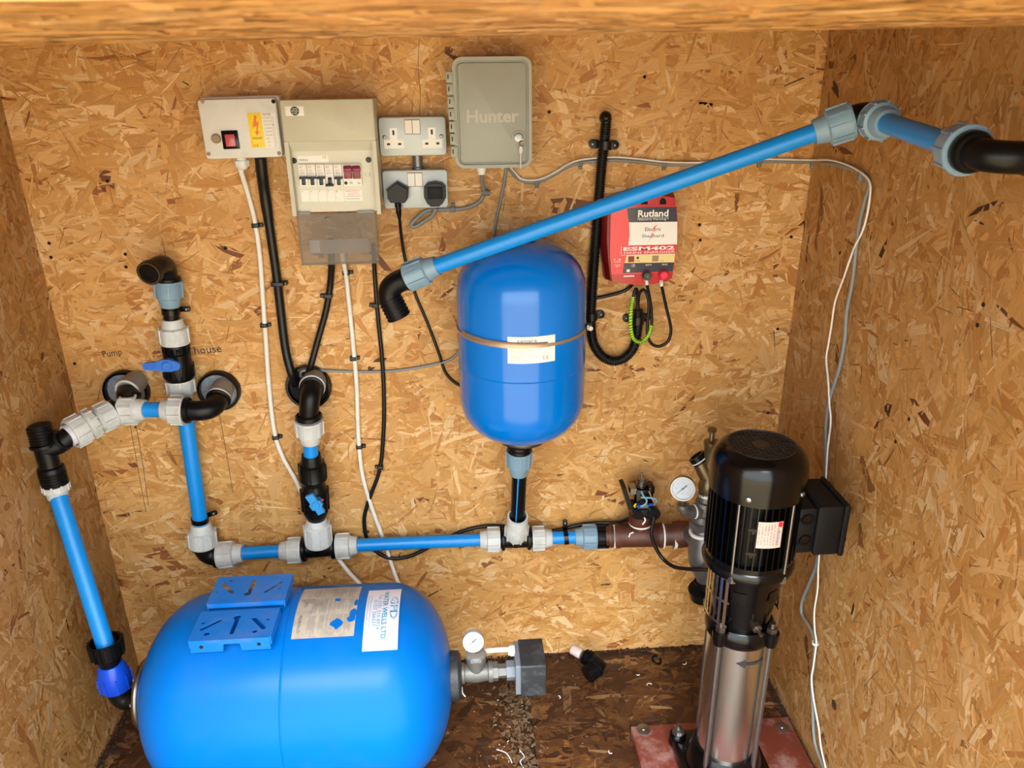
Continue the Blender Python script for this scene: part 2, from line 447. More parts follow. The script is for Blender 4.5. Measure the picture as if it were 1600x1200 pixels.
wall_left = struct(MB().box(FW, XL - T, XL, YF, 0, -.1, ZT).build('wall_left', M_BOARD, loc=(XL, 0, 0), smooth=False))
wall_right = struct(MB().box(FW, XR, XR + T, YF, 0, -.1, ZT).build('wall_right', M_BOARD, loc=(XR, 0, 0), smooth=False))
ceiling = struct(MB().box(FW, XL - T, XR + T, YF - .1, T, ZT, ZT + T).build('ceiling', M_BOARD, loc=(0, -.7, ZT), smooth=False))
strands('wood_strands', Frame((XL, 0, 0), (1, 0, 0), (0, 0, 1), (0, -1, 0)), XR - XL, ZT, 22000, 3, M_STR, wall_back, bias=.05)
strands('wood_strands', Frame((XL, YF, 0), (0, 1, 0), (0, 0, 1), (1, 0, 0)), -YF, ZT, 17000, 5, M_STR, wall_left, bias=PI / 2, bias_amt=.25, tint=(.66, .64, .63))  # tint paints the dimmer light of the left wall into its strands
strands('wood_strands', Frame((XR, 0, 0), (0, -1, 0), (0, 0, 1), (-1, 0, 0)), -YF, ZT, 17000, 7, M_STR, wall_right, bias=PI / 2, bias_amt=.25, tint=(.70, .68, .66))  # same board as the back wall, shade put into the strand colour
# floor of two boards meeting beside the tank
floor = bpy.data.objects.new('floor', None); COL.objects.link(floor); floor['kind'] = 'structure'; floor.location = (0, -.7, 0)
jx = atz(828, 1120, 0).x
fa = MB().box(FW, XL, jx - .004, YF, 0, -.03, -.006).build('floor_board', M_BOARDF, floor, smooth=False)
fb = MB().box(FW, jx + .004, XR, YF, 0, -.03, 0).build('floor_board', M_BOARDF, floor, smooth=False)
PALF = [(150, 104, 62, 10), (120, 78, 44, 24), (98, 62, 36, 22), (78, 48, 28, 22), (176, 138, 96, 4), (58, 36, 22, 12)]
strands('wood_strands', Frame((XL, YF, -.006), (1, 0, 0), (0, 1, 0), (0, 0, 1)), jx - .004 - XL, -YF, 6500, 11, M_STRF, fa, PALF, 0, .5)
strands('wood_strands', Frame((jx + .004, YF, 0), (1, 0, 0), (0, 1, 0), (0, 0, 1)), XR - jx - .004, -YF, 5000, 12, M_STRF, fb, PALF, 0, .5)
# unseen wall strips beside the doorway, added to cut daylight on the side walls
for nm, xa, xb in (('light_block_left', XL - T, -.84), ('light_block_right', .71, XR + T)):
    struct(MB().box(FW, xa, xb, YF - T, YF, -.1, ZT).build(nm, M_BOARD, loc=((xa + xb) / 2, YF, 0), smooth=False))
# header over the doorway, seen from below
zl, zr = at(0, 70, 1.0).z, at(1600, 40, 1.0).z
xl_, xr_ = at(0, 70, 1.0).x, at(1600, 40, 1.0).x
sl = (zr - zl) / (xr_ - xl_)
hz = lambda x: zl + sl * (x - xl_)
hd = MB(); NS = 6
prof = [(-1.0, .30), (-1.0, .012), (-1.003, .004), (-1.010, 0), (YF, 0), (YF, .30)]
vs = [V(x, y, hz(x) + dz) for x in (XL, XR) for y, dz in prof]
hd.add(vs, [tuple(range(5, -1, -1)), tuple(range(6, 12))] + [(i, (i + 1) % 6, 6 + (i + 1) % 6, 6 + i) for i in range(6)])
header = struct(hd.build('trim_1', M_BOARD, loc=(0, -1.2, hz(0)), smooth=False))
lab(header, 'strand board header across the top of the doorway')
strands('wood_strands', Frame((XL, -1.010, hz(XL)), V(1, 0, sl).normalized(), (0, -1, 0), V(sl, 0, -1).normalized()), XR - XL, -YF - 1.01, 5000, 17, M_STR, header, PALH, bias=0, bias_amt=.6, size=.9)
# unseen ground outside the door, coloured to bounce warm light up the wall
gm = mat('bounce_ground', (196, 172, 132), .9, var=.3, scale=8)
ground = struct(MB().box(FW, -30, 30, -30, 30, -.35, -.12).build('ground', gm, loc=(0, 0, -.3), smooth=False))

# small screw holes and dark knots in the boards
def hole(px, py, r=.0042, parent=wall_back, X=None):
    p = at(px, py, 0) if X is None else atx(px, py, X)
    ax = (0, -1, 0) if X is None else (-1 if X > 0 else 1, 0, 0)
    MB().lathe(p, ax, [(0, r), (.0014, r * .9)], 10).build('screw_hole', M_HOLE, parent)
for q in [(80, 402), (196, 397), (197, 417), (352, 388), (117, 568), (77, 380), (1093, 351), (1094, 375), (1215, 514), (1200, 645), (858, 175), (430, 1), (168, 283), (1007, 120), (1236, 370)]:
    if q[1] > 60: hole(*q)
for q in [(1537, 476), (1528, 508), (1421, 655), (1400, 690), (1313, 395)]: hole(*q, parent=wall_right, X=XR)
kn = MB(); p = atx(1304, 1101, XR)
kn.lathe(p, (-1, 0, 0), [(0, .013), (.0016, .012)], 9); kn.build('knot', mat('knot', (64, 40, 28), .8, var=.4, scale=120), wall_right)
# handwriting and pencil lines on the back wall
hw = MB()
F = wallframe(160, 556, 0, .12); x0, x1, y0, y1 = F.rect(160, 546, 191, 560, .0015); hw.text(F, 'Pump', x0, y0, x1 - x0, y1 - y0, .0016)
F = wallframe(303, 552, 0, .05); x0, x1, y0, y1 = F.rect(303, 540, 346, 552, .0015); hw.text(F, 'house', x0, y0, x1 - x0, y1 - y0, .0016)
lab(hw.build('handwriting', M_INK, wall_back), 'handwritten words pump and house')
def pencil(pts, parent=wall_back):
    MB().tube([at(x, y, .0012) for x, y in pts], .0007, 4).build('pencil_line', M_PENCIL, parent)
pencil([(203, 662), (216, 735), (228, 800)]); pencil([(212, 662), (224, 730), (232, 790)]); pencil([(343, 648), (356, 720), (364, 770)]); pencil([(655, 62), (653, 100), (657, 150), (655, 180)])

# ------------------------------------------------------------------ pipe fittings
def nut(parent, p, q, R, rp, m, ribs=10, name='nut', wide=.62, lip=True):
    p, q = Vector(p), Vector(q); ax = q - p; L = ax.length
    mb = MB()
    pr = [(0, R * .80), (0, R * 1.0), (L * .06, R * 1.02), (L * .1, R * .97), (L * wide, R * .94), (L * (wide + .02), R * .9), (L * (wide + .05), R * .78), (L * .98, max(rp * 1.22, R * .68)), (L, max(rp * 1.18, R * .66)), (L, rp * .98)]
    if not lip: pr[1:4] = [(0, R * .94), (L * .06, R * .97), (L * .1, R * .97)]
    mb.lathe(p, ax, pr, 32, (True, True))
    mb.ribs(p, ax, L * .05, L * wide, R * .95, ribs, .0035, .0028)
    return mb.build(name, m, parent)
def threads(mb, p, q, R, n, h=.0018, seg=24):
    p, q = Vector(p), Vector(q); L = (q - p).length; pr = [(0, R - h)]
    for i in range(n):
        t = L * i / n; w = L / n
        pr += [(t + w * .15, R - h), (t + w * .45, R), (t + w * .6, R), (t + w * .95, R - h)]
    pr.append((L, R - h))
    mb.lathe(p, q - p, pr, seg)
    return mb
def bendpts(p, c, q, n=8):
    p, c, q = Vector(p), Vector(c), Vector(q)
    return [p * (1 - t) ** 2 + c * 2 * t * (1 - t) + q * t * t for t in [i / n for i in range(n + 1)]]
def pipe(name, label, a, b, r, m, extra=None):
    mb = MB(); mb.cyl(a, b, r, n=28)
    return tag(mb.build(name, m), label, 'pipe')
def collar(mb, p, d, R, w):
    mb.lathe(Vector(p) - Vector(d).normalized() * w / 2, d, [(0, R * .9), (w * .2, R), (w * .8, R), (w, R * .9)], 26)

DV = .042
A = lambda x, y, d=DV: at(x, y, d)
# --- sleeves where pipes pass through the wall
def sleeve(px, py, rx, label, fill, tall=.018):
    p = at(px, py, .01); p.y = 0
    t = thing('wall_sleeve', label, 'pipe sleeve', p, 'sleeves through the back wall')
    R = rx / 1.06
    MB().lathe(p, (0, -1, 0), [(-.002, R), (tall * .7, R), (tall, R * .96), (tall, R * .86), (.004, R * .84)], 36, (True, False)).build('rim', M_BLACKG, t)
    MB().lathe(p, (0, -1, 0), [(.001, R * .85), (.005, R * .85)], 30).build('packing', fill, t)
    return p
S1 = sleeve(197, 612, .058, 'black rimmed sleeve packed with grey foam, below the word pump', M_FOAM)
S2 = sleeve(342, 611, .055, 'black rimmed sleeve packed with grey foam, below the word house', M_FOAM)
S3 = sleeve(482, 605, .060, 'black hollow sleeve taking the two thick black cables', M_HOLE)

# --- left riser: elbow, nut, valve
e = thing('threaded_elbow', 'black elbow with open end facing out above the grey nut', 'pipe elbow', A(262, 437))
bp_ = [A(263, 438), A(261, 424, .05), A(257, 415, .062), A(249, 415, .085), A(240, 421, .108), A(233, 427, .128)]
MB().tube(spline(bp_, 5), .0215, 20).build('body', M_BLACK, e)
ax = bp_[-1] - bp_[-2]; rg = MB(); rg.lathe(bp_[-1] - ax.normalized() * .012, ax, [(0, .022), (0, .0265), (.014, .0265), (.014, .0135), (.004, .012)], 28, (True, False)); rg.build('socket_rim', M_BLACK, e)
MB().torus(bp_[-1] + ax.normalized() * .002, ax, .0235, .0016, 28, 6).build('clip_ring', M_STEEL, e)
MB().lathe(bp_[-1] - ax.normalized() * .008, ax, [(0, .0125), (.0078, .0125)], 20).build('bore', M_HOLE, e)
mb = MB(); collar(mb, A(262, 436), A(262, 436) - A(265, 470), .0285, .012); mb.build('collar', M_BLACK, e)
nut(e, A(262, 438), A(266, 479), .0315, .018, M_GREY)
pipe('pipe_stub', 'short black pipe stub between grey nut and white nut', A(265.5, 470), A(269, 505), .0178, M_BLACK)
def saddle(pc, pdir, R, tab, label, w=.012):
    t = thing('pipe_clip', label, 'pipe clip', pc)
    mb = MB(); mb.lathe(Vector(pc) - Vector(pdir).normalized() * w / 2, pdir, [(0, R), (0, R + .003), (w, R + .003), (w, R)], 28, (False, False)); mb.build('band', M_BLACKG, t)
    tb = Vector(tab); d = tb - Vector(pc); d.y = 0; u = d.normalized(); F = Frame(tb, u, V(0, -1, 0).cross(u), (0, -1, 0))
    y0 = tb.y
    m2 = MB(); m2.rbox(F, -d.length + R * .6, .009, -.006, .006, -.003, .002, .003, .001); m2.build('tab', M_BLACKG, t)
    MB().ball(tb + V(0, -.003, 0), .0035, 10, .5, (0, -1, 0)).build('screw', M_ZINC, t)
    return t
saddle(A(267, 486), A(268, 500) - A(266, 470), .0178, A(291, 483, .03), 'black clip holding the short black stub above the blue lever')
v = thing('ball_valve', 'black ball valve with a level dark blue lever and white nuts', 'valve', A(286, 620))
nut(v, A(274, 536), A(268.5, 498), .0335, .0178, M_WHITE)
mb = MB(); ax = A(281, 594) - A(274, 534); L = ax.length
mb.lathe(A(274, 534), ax, [(0, .029), (L * .1, .0305), (L * .14, .028), (L * .25, .028), (L * .28, .031), (L * .5, .031), (L * .56, .0335), (L * .9, .0335), (L, .028)], 32)
mb.ribs(A(274, 534), ax, L * .57, L * .88, .0335, 20, .004, .0025); mb.ribs(A(274, 534), ax, L * .05, L * .24, .029, 14, .004, .0025)
mb.build('body', M_BLACK, v)
hc = A(259, 572, .094); F = wallframe(259, 572, .094); F.o = Vector(hc)
mb = MB(); F2 = Frame(A(259, 571, .092), V(1, 0, -.03).normalized(), V(.03, 0, 1).normalized(), (0, -1, 0))
mb.poly(F2, [(-.050, -.006), (-.047, -.010), (-.02, -.011), (-.008, -.014), (.012, -.014), (.030, -.009), (.034, 0), (.030, .008), (.012, .015), (-.008, .015), (-.02, .009), (-.047, .007), (-.052, .002)], -.003, .005)
mb.build('lever', M_HAND, v)
mb = MB(); mb.lathe(F2.p(.004, 0, -.022), (0, -1, 0), [(0, .012), (.024, .012), (.029, .0115), (.031, .009)], 20); mb.build('lever_hub', M_HAND, v)
mb = MB()
for i in range(7): mb.box(F2, -.046 + i * .0042, -.044 + i * .0042, -.007, .006, .004, .0062)
mb.build('lever_ridges', M_HAND, v)
nut(v, A(280.5, 592), A(286, 624), .0335, .019, M_WHITE)
pipe('water_pipe', 'upright blue pipe below the left valve, beside the pencil line', A(285, 617), A(313.5, 818), .0188, M_BLUE)
saddle(A(312.5, 812), A(313, 820) - A(310, 790), .0188, A(334, 802, .03), 'black clip at the foot of the upright blue pipe')
e = thing('corner_elbow', 'black elbow with two white nuts at the lower left corner of the run', 'pipe elbow', A(318, 862))
nut(e, A(317.5, 851), A(313.5, 817), .036, .0188, M_WHITE)
MB().tube(bendpts(A(317, 849), A(321, 871), A(345, 868), 10), .0265, 22).build('body', M_BLACK, e)
mb = MB(); collar(mb, A(318, 853), A(318, 853) - A(317, 845), .0325, .010); collar(mb, A(339, 868), A(345, 868) - A(335, 868), .0325, .010); mb.build('collar', M_BLACK, e)
nut(e, A(342, 868), A(380, 864), .035, .017, M_WHITE)
pipe('water_pipe', 'short blue pipe between the lower left elbow and the next tee', A(376, 864.5), A(445, 860.5), .0170, M_BLUE)
# --- first tee with valve and elbow to the cable sleeve
t1 = thing('pipe_tee', 'black tee with three white nuts under the slanted blue lever', 'pipe tee', A(498, 862))
nut(t1, A(472, 859), A(438, 861), .0345, .017, M_WHITE); nut(t1, A(526, 854), A(559, 851.5), .0345, .017, M_WHITE)
mb = MB(); mb.cyl(A(470, 859), A(528, 854), .0235, n=24); collar(mb, A(476, 858.5), A(528, 854) - A(470, 859), .032, .012); collar(mb, A(521, 854.5), A(528, 854) - A(470, 859), .032, .012)
mb.cyl(A(499, 856), A(497, 838, .055), .0245, n=24); mb.build('body', M_BLACK, t1)
nut(t1, A(498, 848, .055), A(494, 808, .06), .0355, .018, M_WHITE, wide=.7)
v = thing('ball_valve', 'black ball valve with a slanted sky blue lever', 'valve', A(494, 808, .06))
mb = MB(); a, b = A(494.5, 812, .06), A(490, 752, .07); ax = b - a; L = ax.length
mb.lathe(a, ax, [(0, .022), (L * .1, .026), (L * .2, .031), (L * .45, .034), (L * .8, .034), (L * .85, .028), (L, .025)], 30)
mb.ribs(a, ax, L * .3, L * .8, .034, 14, .006, .002); mb.build('body', M_BLACK, v)
MB().lathe(a, ax, [(-.004, .0215), (.008, .0215)], 24).build('ring', M_HAND2, v)
F2 = Frame(A(494, 788, .115), V(.45, 0, -.89).normalized(), V(.89, 0, .45).normalized(), (0, -1, 0))
mb = MB(); mb.poly(F2, [(-.032, -.010), (-.010, -.010), (-.006, -.015), (.008, -.015), (.012, -.009), (.027, -.010), (.027, .009), (.012, .008), (.008, .015), (-.006, .015), (-.010, .010), (-.032, .010)], -.004, .006); mb.build('lever', M_HAND2, v)
MB().lathe(F2.p(0, 0, -.03), (0, -1, 0), [(0, .012), (.034, .012), (.038, .009)], 18).build('lever_hub', M_HAND2, v)
MB().ball(A(504, 781, .112), .003, 10).build('stop_pin', M_PINK, v)
c2 = thing('pipe_coupling', 'black coupling above the slanted blue lever', 'pipe coupling', A(489, 752, .07))
nut(c2, A(489.5, 748, .072), A(486, 710, .078), .034, .018, M_BLACK, ribs=8)
mb = MB(); mb.cyl(A(491, 764, .068), A(489, 744, .072), .026, n=24); mb.build('body', M_BLACK, c2)
pipe('pipe_stub', 'short blue pipe stub below the elbow at the cable sleeve', A(487, 724, .078), A(484, 680, .084), .0178, M_BLUE)
e = thing('pipe_elbow', 'black elbow coming out of the sleeve with the thick cables', 'pipe elbow', A(484, 655, .09))
nut(e, A(482.5, 655, .09), A(485, 691, .083), .034, .018, M_WHITE)
MB().tube([A(482.5, 657, .09)] + bendpts(A(483, 640, .092), A(485, 612, .095), A(489, 603, .05), 9) + [A(489, 602, .005)], .0235, 22).build('body', M_BLACK, e)
mb = MB(); collar(mb, A(482.5, 651, .09), V(0, 0, 1), .0315, .014); collar(mb, A(487.5, 606, .058), V(0, 1, .1), .029, .010); mb.build('collar', M_BLACK, e)
ax = V(0, 1, .12); MB().lathe(A(488, 604, .05), ax, [(0, .030), (.008, .031), (.04, .027)], 28).build('nut', M_NUTGREY, e)
MB().torus(A(488, 604, .052), ax, .0280, .0033, 32, 8).build('nut_lip', M_WHITE, e)
# --- long run to the second tee
pipe('water_pipe', 'long blue pipe of the low run between the two tees', A(554, 851.8), A(756, 843), .0172, M_BLUE)
t2 = thing('pipe_tee', 'black tee with white nuts below the hanging blue vessel', 'pipe tee', A(806, 846))
nut(t2, A(781, 842.5), A(750, 843.5), .0335, .0172, M_WHITE); nut(t2, A(831, 841.5), A(862, 840.5), .0335, .0172, M_WHITE)
mb = MB(); mb.cyl(A(779, 843), A(833, 841.5), .0235, n=24); collar(mb, A(786, 842.5), V(1, 0, 0), .031, .010); collar(mb, A(826, 841.5), V(1, 0, 0), .031, .010)
mb.cyl(A(806, 843), A(807, 828, .07), .0255, n=24); mb.build('body', M_BLACK, t2)
a, b = A(806.5, 838, .066), A(809, 806, .10); mb = MB(); L = (b - a).length
mb.lathe(a, b - a, [(0, .026), (L * .1, .0295), (L * .5, .0305), (L * .55, .0285), (L, .0265), (L, .0225), (L * .6, .0225)], 30, (True, False)); mb.ribs(a, b - a, L * .05, L * .5, .0295, 10, .004, .0025); mb.build('nut', M_WHITE, t2)
bpz = MB(); bpz.cyl(A(808, 826, .08), A(812, 730, .145), .0185, n=28); bo = bpz.build('drop_pipe', M_BLACK)
tag(bo, 'black pipe with a blue stripe under the hanging vessel', 'pipe')
a, b = A(806, 822, .1035), A(810.5, 735, .1645); st = MB(); st.tube([a, b], .0022, 6); lab(st.build('stripe', M_HAND2, bo), 'thin blue stripe')
g = thing('grey_coupling', 'grey ribbed coupling under the hanging vessel', 'pipe coupling', A(811, 738, .145))
nut(g, A(811.5, 703, .153), A(810.5, 740, .143), .0315, .0185, M_GREY, ribs=8)
mb = MB(); threads(mb, A(811.5, 706, .152), A(812, 688, .155), .030, 3); lab(mb.build('thread', M_BLACK, g), 'black taped thread')
pipe('water_pipe', 'short blue pipe between the second tee and the grey nut', A(858, 840.8), A(908, 838.5), .0172, M_BLUE)
saddle(A(884, 839.5), A(890, 839) - A(880, 840), .0172, A(883, 817, .03), 'black clip on the short blue pipe left of the rusty tee')
g = thing('grey_coupling', 'grey coupling with a black threaded end screwed to the rusty pipe', 'pipe coupling', A(920, 839))
nut(g, A(931, 838.5), A(898, 839.5), .0335, .0172, M_GREY)
mb = MB(); ax = A(950, 838) - A(929, 838.5); mb.lathe(A(929, 838.5), ax, [(0, .026), (ax.length * .15, .031), (ax.length, .029)], 26); mb.ribs(A(929, 838.5), ax, ax.length * .2, ax.length, .0295, 16, .006, .003); mb.build('body', M_BLACK, g)
# --- rusty tee
DR = lambda x: .05 + (x - 940) / 140 * .05
B = lambda x, y: at(x, y, DR(x))
rt = thing('rusty_tee', 'rusty brown iron tee and nipples wrapped with white tape', 'pipe tee', B(1000, 842))
mb = MB(); a, b = B(948, 837.5), B(1036, 836); L = (b - a).length
mb.lathe(a, b - a, [(0, .026), (.008, .026), (.008, .0315), (.016, .0315), (.016, .027), (.024, .027), (.024, .0335), (.032, .034), (.038, .031), (L - .014, .031), (L - .010, .034), (L, .034)], 30)
mb.cyl(B(1000, 838), B(1001, 797), .0235, n=26); mb.lathe(B(1000, 818), B(1001, 800) - B(1000, 818), [(0, .028), (.006, .0305), (.03, .0305), (.032, .027)], 26)
mb.build('body', M_RUST, rt)
mb = MB(); a, b = B(1034, 836), B(1092, 833); L = (b - a).length
mb.lathe(a, b - a, [(0, .029), (L * .3, .029), (L * .3, .034), (L * .45, .036), (L * .8, .034), (L, .026)], 28); mb.build('nipple', M_RUST, rt)
for x, r, w in ((960.5, .0288, .009), (1035, .0335, .004), (1053, .0345, .008)):
    mb = MB(); mb.lathe(B(x, 837), V(1, -.05, 0), [(-w / 2, r), (-w / 2, r + .0012), (w / 2, r + .0012), (w / 2, r)], 28, (False, False)); mb.build('tape', M_TAPE, rt)
mb = MB(); mb.torus(B(1000.5, 817), B(1001, 800) - B(1000, 818), .0275, .0035, 28, 6); mb.tube([B(986, 822) + V(0, -.03, 0), B(981, 824) + V(0, -.03, 0), B(979, 829) + V(0, -.031, 0)], .002, 5); mb.build('tape', M_TAPE, rt)
# --- left hand: tee at the pump sleeve, coupling, threaded tee, pipe to the lying tank
t3 = thing('pipe_tee', 'black tee coming out of the sleeve under the word pump', 'pipe tee', A(203, 655, .1))
mb = MB(); mb.tube([at(199, 606, .003), at(200, 612, .04)] + bendpts(at(201, 618, .07), at(203, 633, .105), at(214, 641, .105), 8), .026, 22)
mb.tube([at(204, 634, .100), at(190, 641, .11), at(174, 646, .12)], .0255, 22); collar(mb, at(179, 644, .117), at(174, 646, .12) - at(190, 641, .11), .031, .012)
mb.tube([at(202, 615, .08), at(203, 650, .106)], [.026, .0275], 22); mb.build('body', M_BLACK, t3)
nut(t3, at(192, 641, .105), at(228, 640, .111), .0345, .0175, M_WHITE)
ax = V(.1, 1, .15); MB().lathe(at(199, 611, .058), ax, [(0, .029), (.01, .0295), (.05, .026)], 28).build('nut', M_NUTGREY, t3)
MB().torus(at(199, 611, .06), ax, .0268, .003, 32, 8).build('nut_lip', M_WHITE, t3)
pipe('pipe_stub', 'short blue pipe stub bridging the two foam packed sleeves', at(222, 640, .111), at(258, 640, .111), .0178, M_BLUE)
e = thing('pipe_elbow', 'black elbow turning into the sleeve under the word house', 'pipe elbow', at(320, 655, .1))
nut(e, at(289, 641, .111), at(253, 640, .111), .0345, .0175, M_WHITE)
mb = MB(); mb.tube([at(286, 641, .111), at(300, 641.5, .111)] + bendpts(at(308, 642, .111), at(340, 642, .111), at(342, 620, .05), 10) + [at(342, 617, .005)], .0235, 22)
collar(mb, at(293, 641, .111), V(1, 0, 0), .031, .014); collar(mb, at(341.5, 623, .06), V(0, 1, .35), .029, .01); mb.build('body', M_BLACK, e)
ax = V(.05, 1, .3); MB().lathe(at(342, 621, .056), ax, [(0, .028), (.01, .0285), (.042, .025)], 28).build('nut', M_NUTGREY, e)
MB().torus(at(342, 621, .058), ax, .0258, .003, 32, 8).build('nut_lip', M_WHITE, e)
c3 = thing('white_coupling', 'pair of white ribbed nuts back to back beside the left wall', 'pipe coupling', at(140, 675, .16))
pa, pb, pc_ = at(174, 646, .120), at(149, 658, .150), at(110, 679, .195)
nut(c3, pa, pb, .0335, .022, M_WHITE, wide=.8)
mb = MB(); ax = pc_ - pb; L = ax.length
mb.lathe(pb, ax, [(0, .027), (.004, .0335), (L * .3, .0345), (L * .34, .031), (L * .42, .031), (L * .46, .0345), (L - .002, .0355), (L, .0345), (L, .0285), (L * .45, .027)], 32, (True, False)); mb.ribs(pb, ax, L * .46, L * .96, .0348, 10, .0035, .0025); mb.ribs(pb, ax, .002, L * .3, .0338, 10, .0035, .0025); mb.build('nut', M_WHITE, c3)
MB().cyl(pb, pb + ax * .98, .0195, n=24).build('pipe_end', M_BLUE, c3)
MB().lathe(pb + ax * .93, ax, [(0, .021), (0, .0255), (.012, .0255), (.012, .021)], 26, (False, False)).build('grip_ring', M_PAPERP, c3)
DT = .205
t4 = thing('threaded_tee', 'tall black threaded tee in front of the left wall', 'pipe tee', at(90, 755, .22))
mb = MB(); p0, p1 = at(60, 664, DT), at(87, 758, DT + .012); ax = p1 - p0; L = ax.length
threads(mb, p0, p0 + ax * .30, .0265, 6); mb.lathe(p0 + ax * .30, ax, [(0, .030), (.006, .030), (.008, .022), (L * .38, .022), (L * .4, .0275), (L * .46, .0285)], 28)
threads(mb, p0 + ax * .74, p0 + ax, .0285, 6)
m_ = p0 + ax * .40; mb.tube([m_, m_ * .5 + pc_ * .5 + V(0, 0, -.006), pc_ - (pc_ - pb) * .25], .0225, 22); collar(mb, m_ * .38 + pc_ * .62, pc_ - m_, .0275, .010); mb.build('body', M_BLACK, t4)
MB().lathe(p0 - ax.normalized() * .0008, ax, [(0, .018), (.001, .018)], 22).build('bore', M_HOLE, t4)
nb = MB(); q0, q1 = at(86, 755, DT + .011), at(91, 778, DT + .016); nb.lathe(q0, q1 - q0, [(0, .023), (.002, .0265), (.018, .0268), (.022, .0235), ((q1 - q0).length, .021)], 30); nb.ribs(q0, q1 - q0, .002, .018, .0262, 9, .004, .003); nb.build('nut', M_WHITE, t4)
pipe('water_pipe', 'long upright blue pipe along the left wall down to the lying tank', at(88, 765, DT + .013), at(166, 1012, .355), .0192, M_BLUE)
pn = thing('tank_elbow', 'black elbow with open black nut and bright blue nut at the tank end', 'pipe elbow', at(190, 1085, .36))
a, b = at(172.5, 1037, .358), at(163.5, 1001, .352); L = (b - a).length; mb = MB()
mb.lathe(a, b - a, [(0, .022), (L * .3, .028), (L * .35, .033), (L, .0365), (L, .0315), (L * .5, .027)], 32, (True, False)); mb.ribs(a, b - a, L * .38, L * .98, .0335, 16, .005, .003, r2=.0362); mb.build('locknut', M_BLACK, pn)
a, b = at(183, 1074, .360), at(172.5, 1036, .358); L = (b - a).length; mb = MB()
mb.lathe(a, b - a, [(0, .032), (L * .08, .0345), (L * .5, .0355), (L * .85, .030), (L, .025)], 30); mb.ribs(a, b - a, L * .05, L * .6, .0345, 9, .003, .0025); mb.build('nut', M_NBLUE, pn)
MB().tube(bendpts(at(182, 1072, .36), at(189, 1100, .36), at(213, 1090, .36), 10), .0245, 22).build('body', M_BLACK, pn)
# --- slanting pipe across the wall
PL, PR_ = at(652, 426.5, .235), at(1290, 201, .41)
pipe('water_pipe', 'long slanting blue pipe crossing in front of the hanging vessel', PL, PR_, .0165, M_BLUE)
e = thing('threaded_elbow', 'black elbow with a threaded end at the low end of the slanting pipe', 'pipe elbow', at(622, 480, .235))
u = (PR_ - PL).normalized()
n0 = at(637, 434, .231); nut(e, n0, at(683, 415, .243), .0300, .0165, M_GREY, ribs=9)
mb = MB(); pts = [n0 + u * .004] + bendpts(at(628, 438, .229), at(603, 447, .224), at(609, 468, .224), 10); mb.tube(pts, .0235, 22); collar(mb, n0, u, .0275, .01)
threads(mb, at(608, 464, .224), at(624, 496, .226), .0262, 6); mb.build('body', M_BLACK, e)
e = thing('pipe_elbow', 'black elbow with two grey nuts at the high end of the slanting pipe', 'pipe elbow', at(1340, 190, .42))
nut(e, at(1332, 187, .422), at(1272, 207, .405), .0325, .0165, M_GREY, ribs=9)
g0 = at(1372, 188, .452)
MB().tube([at(1330, 188, .421), at(1342, 184, .424)] + bendpts(at(1348, 183, .425), at(1372, 180, .428), g0, 8), .0245, 22).build('body', M_BLACK, e)
PA, PB = at(1366, 187, .445), at(1520, 238, .77)
w = (PB - PA).normalized()
nut(e, g0 - w * .006, g0 + w * .040, .0335, .0165, M_GREY, ribs=9, wide=.5)
pipe('water_pipe', 'blue pipe along the right wall coming towards the door', g0, PB, .0165, M_BLUE)
e = thing('pipe_elbow', 'large black elbow with a grey nut turning into the right wall', 'pipe elbow', PB)
nut(e, PB - w * .012, PB - w * .062, .0345, .0165, M_GREY, ribs=9)
mb = MB(); q = PB + w * .03; mb.tube([PB - w * .014] + bendpts(PB - w * .004, PB + w * .05, PB + w * .045 + V(.06, 0, 0), 9) + [V(XR - .002, (PB + w * .045).y, (PB + w * .045).z)], .0212, 24)
mb.lathe(PB + w * .045 + V(.045, 0, 0), (1, 0, 0), [(0, .0215), (.004, .0235), (.03, .0235), (.034, .0215)], 26); collar(mb, PB - w * .004, w, .0285, .02); mb.build('body', M_BLACK, e)

# ------------------------------------------------------------------ electrics on the back wall
def dot(parent, name, F, px, py, r, z0, z1, m, n=16):
    x, y = F.loc(px, py, z1); return MB().lathe(F.p(x, y, z0), F.uz, [(0, r), ((z1 - z0) * .7, r), (z1 - z0, r * .8)], n).build(name, m, parent)
def prect(parent, name, F, r4, z0, z1, m, r=.001, bev=.0004):
    x0, x1, y0, y1 = F.rect(*r4, z1); mb = MB(); mb.rbox(F, x0, x1, y0, y1, z0, z1, min(r, abs(x1 - x0) * .45, abs(y1 - y0) * .45), bev, 3); return mb.build(name, m, parent)
def ptext(mb, F, s, r4, z, bold=0):
    x0, x1, y0, y1 = F.rect(*r4, z); return mb.text(F, s, x0, y0, x1 - x0, y1 - y0, z, bold)
def pline(mb, F, r4, z, th=.0003):
    x0, x1, y0, y1 = F.rect(*r4, z); return mb.box(F, x0, x1, y0, y1, z - th, z)

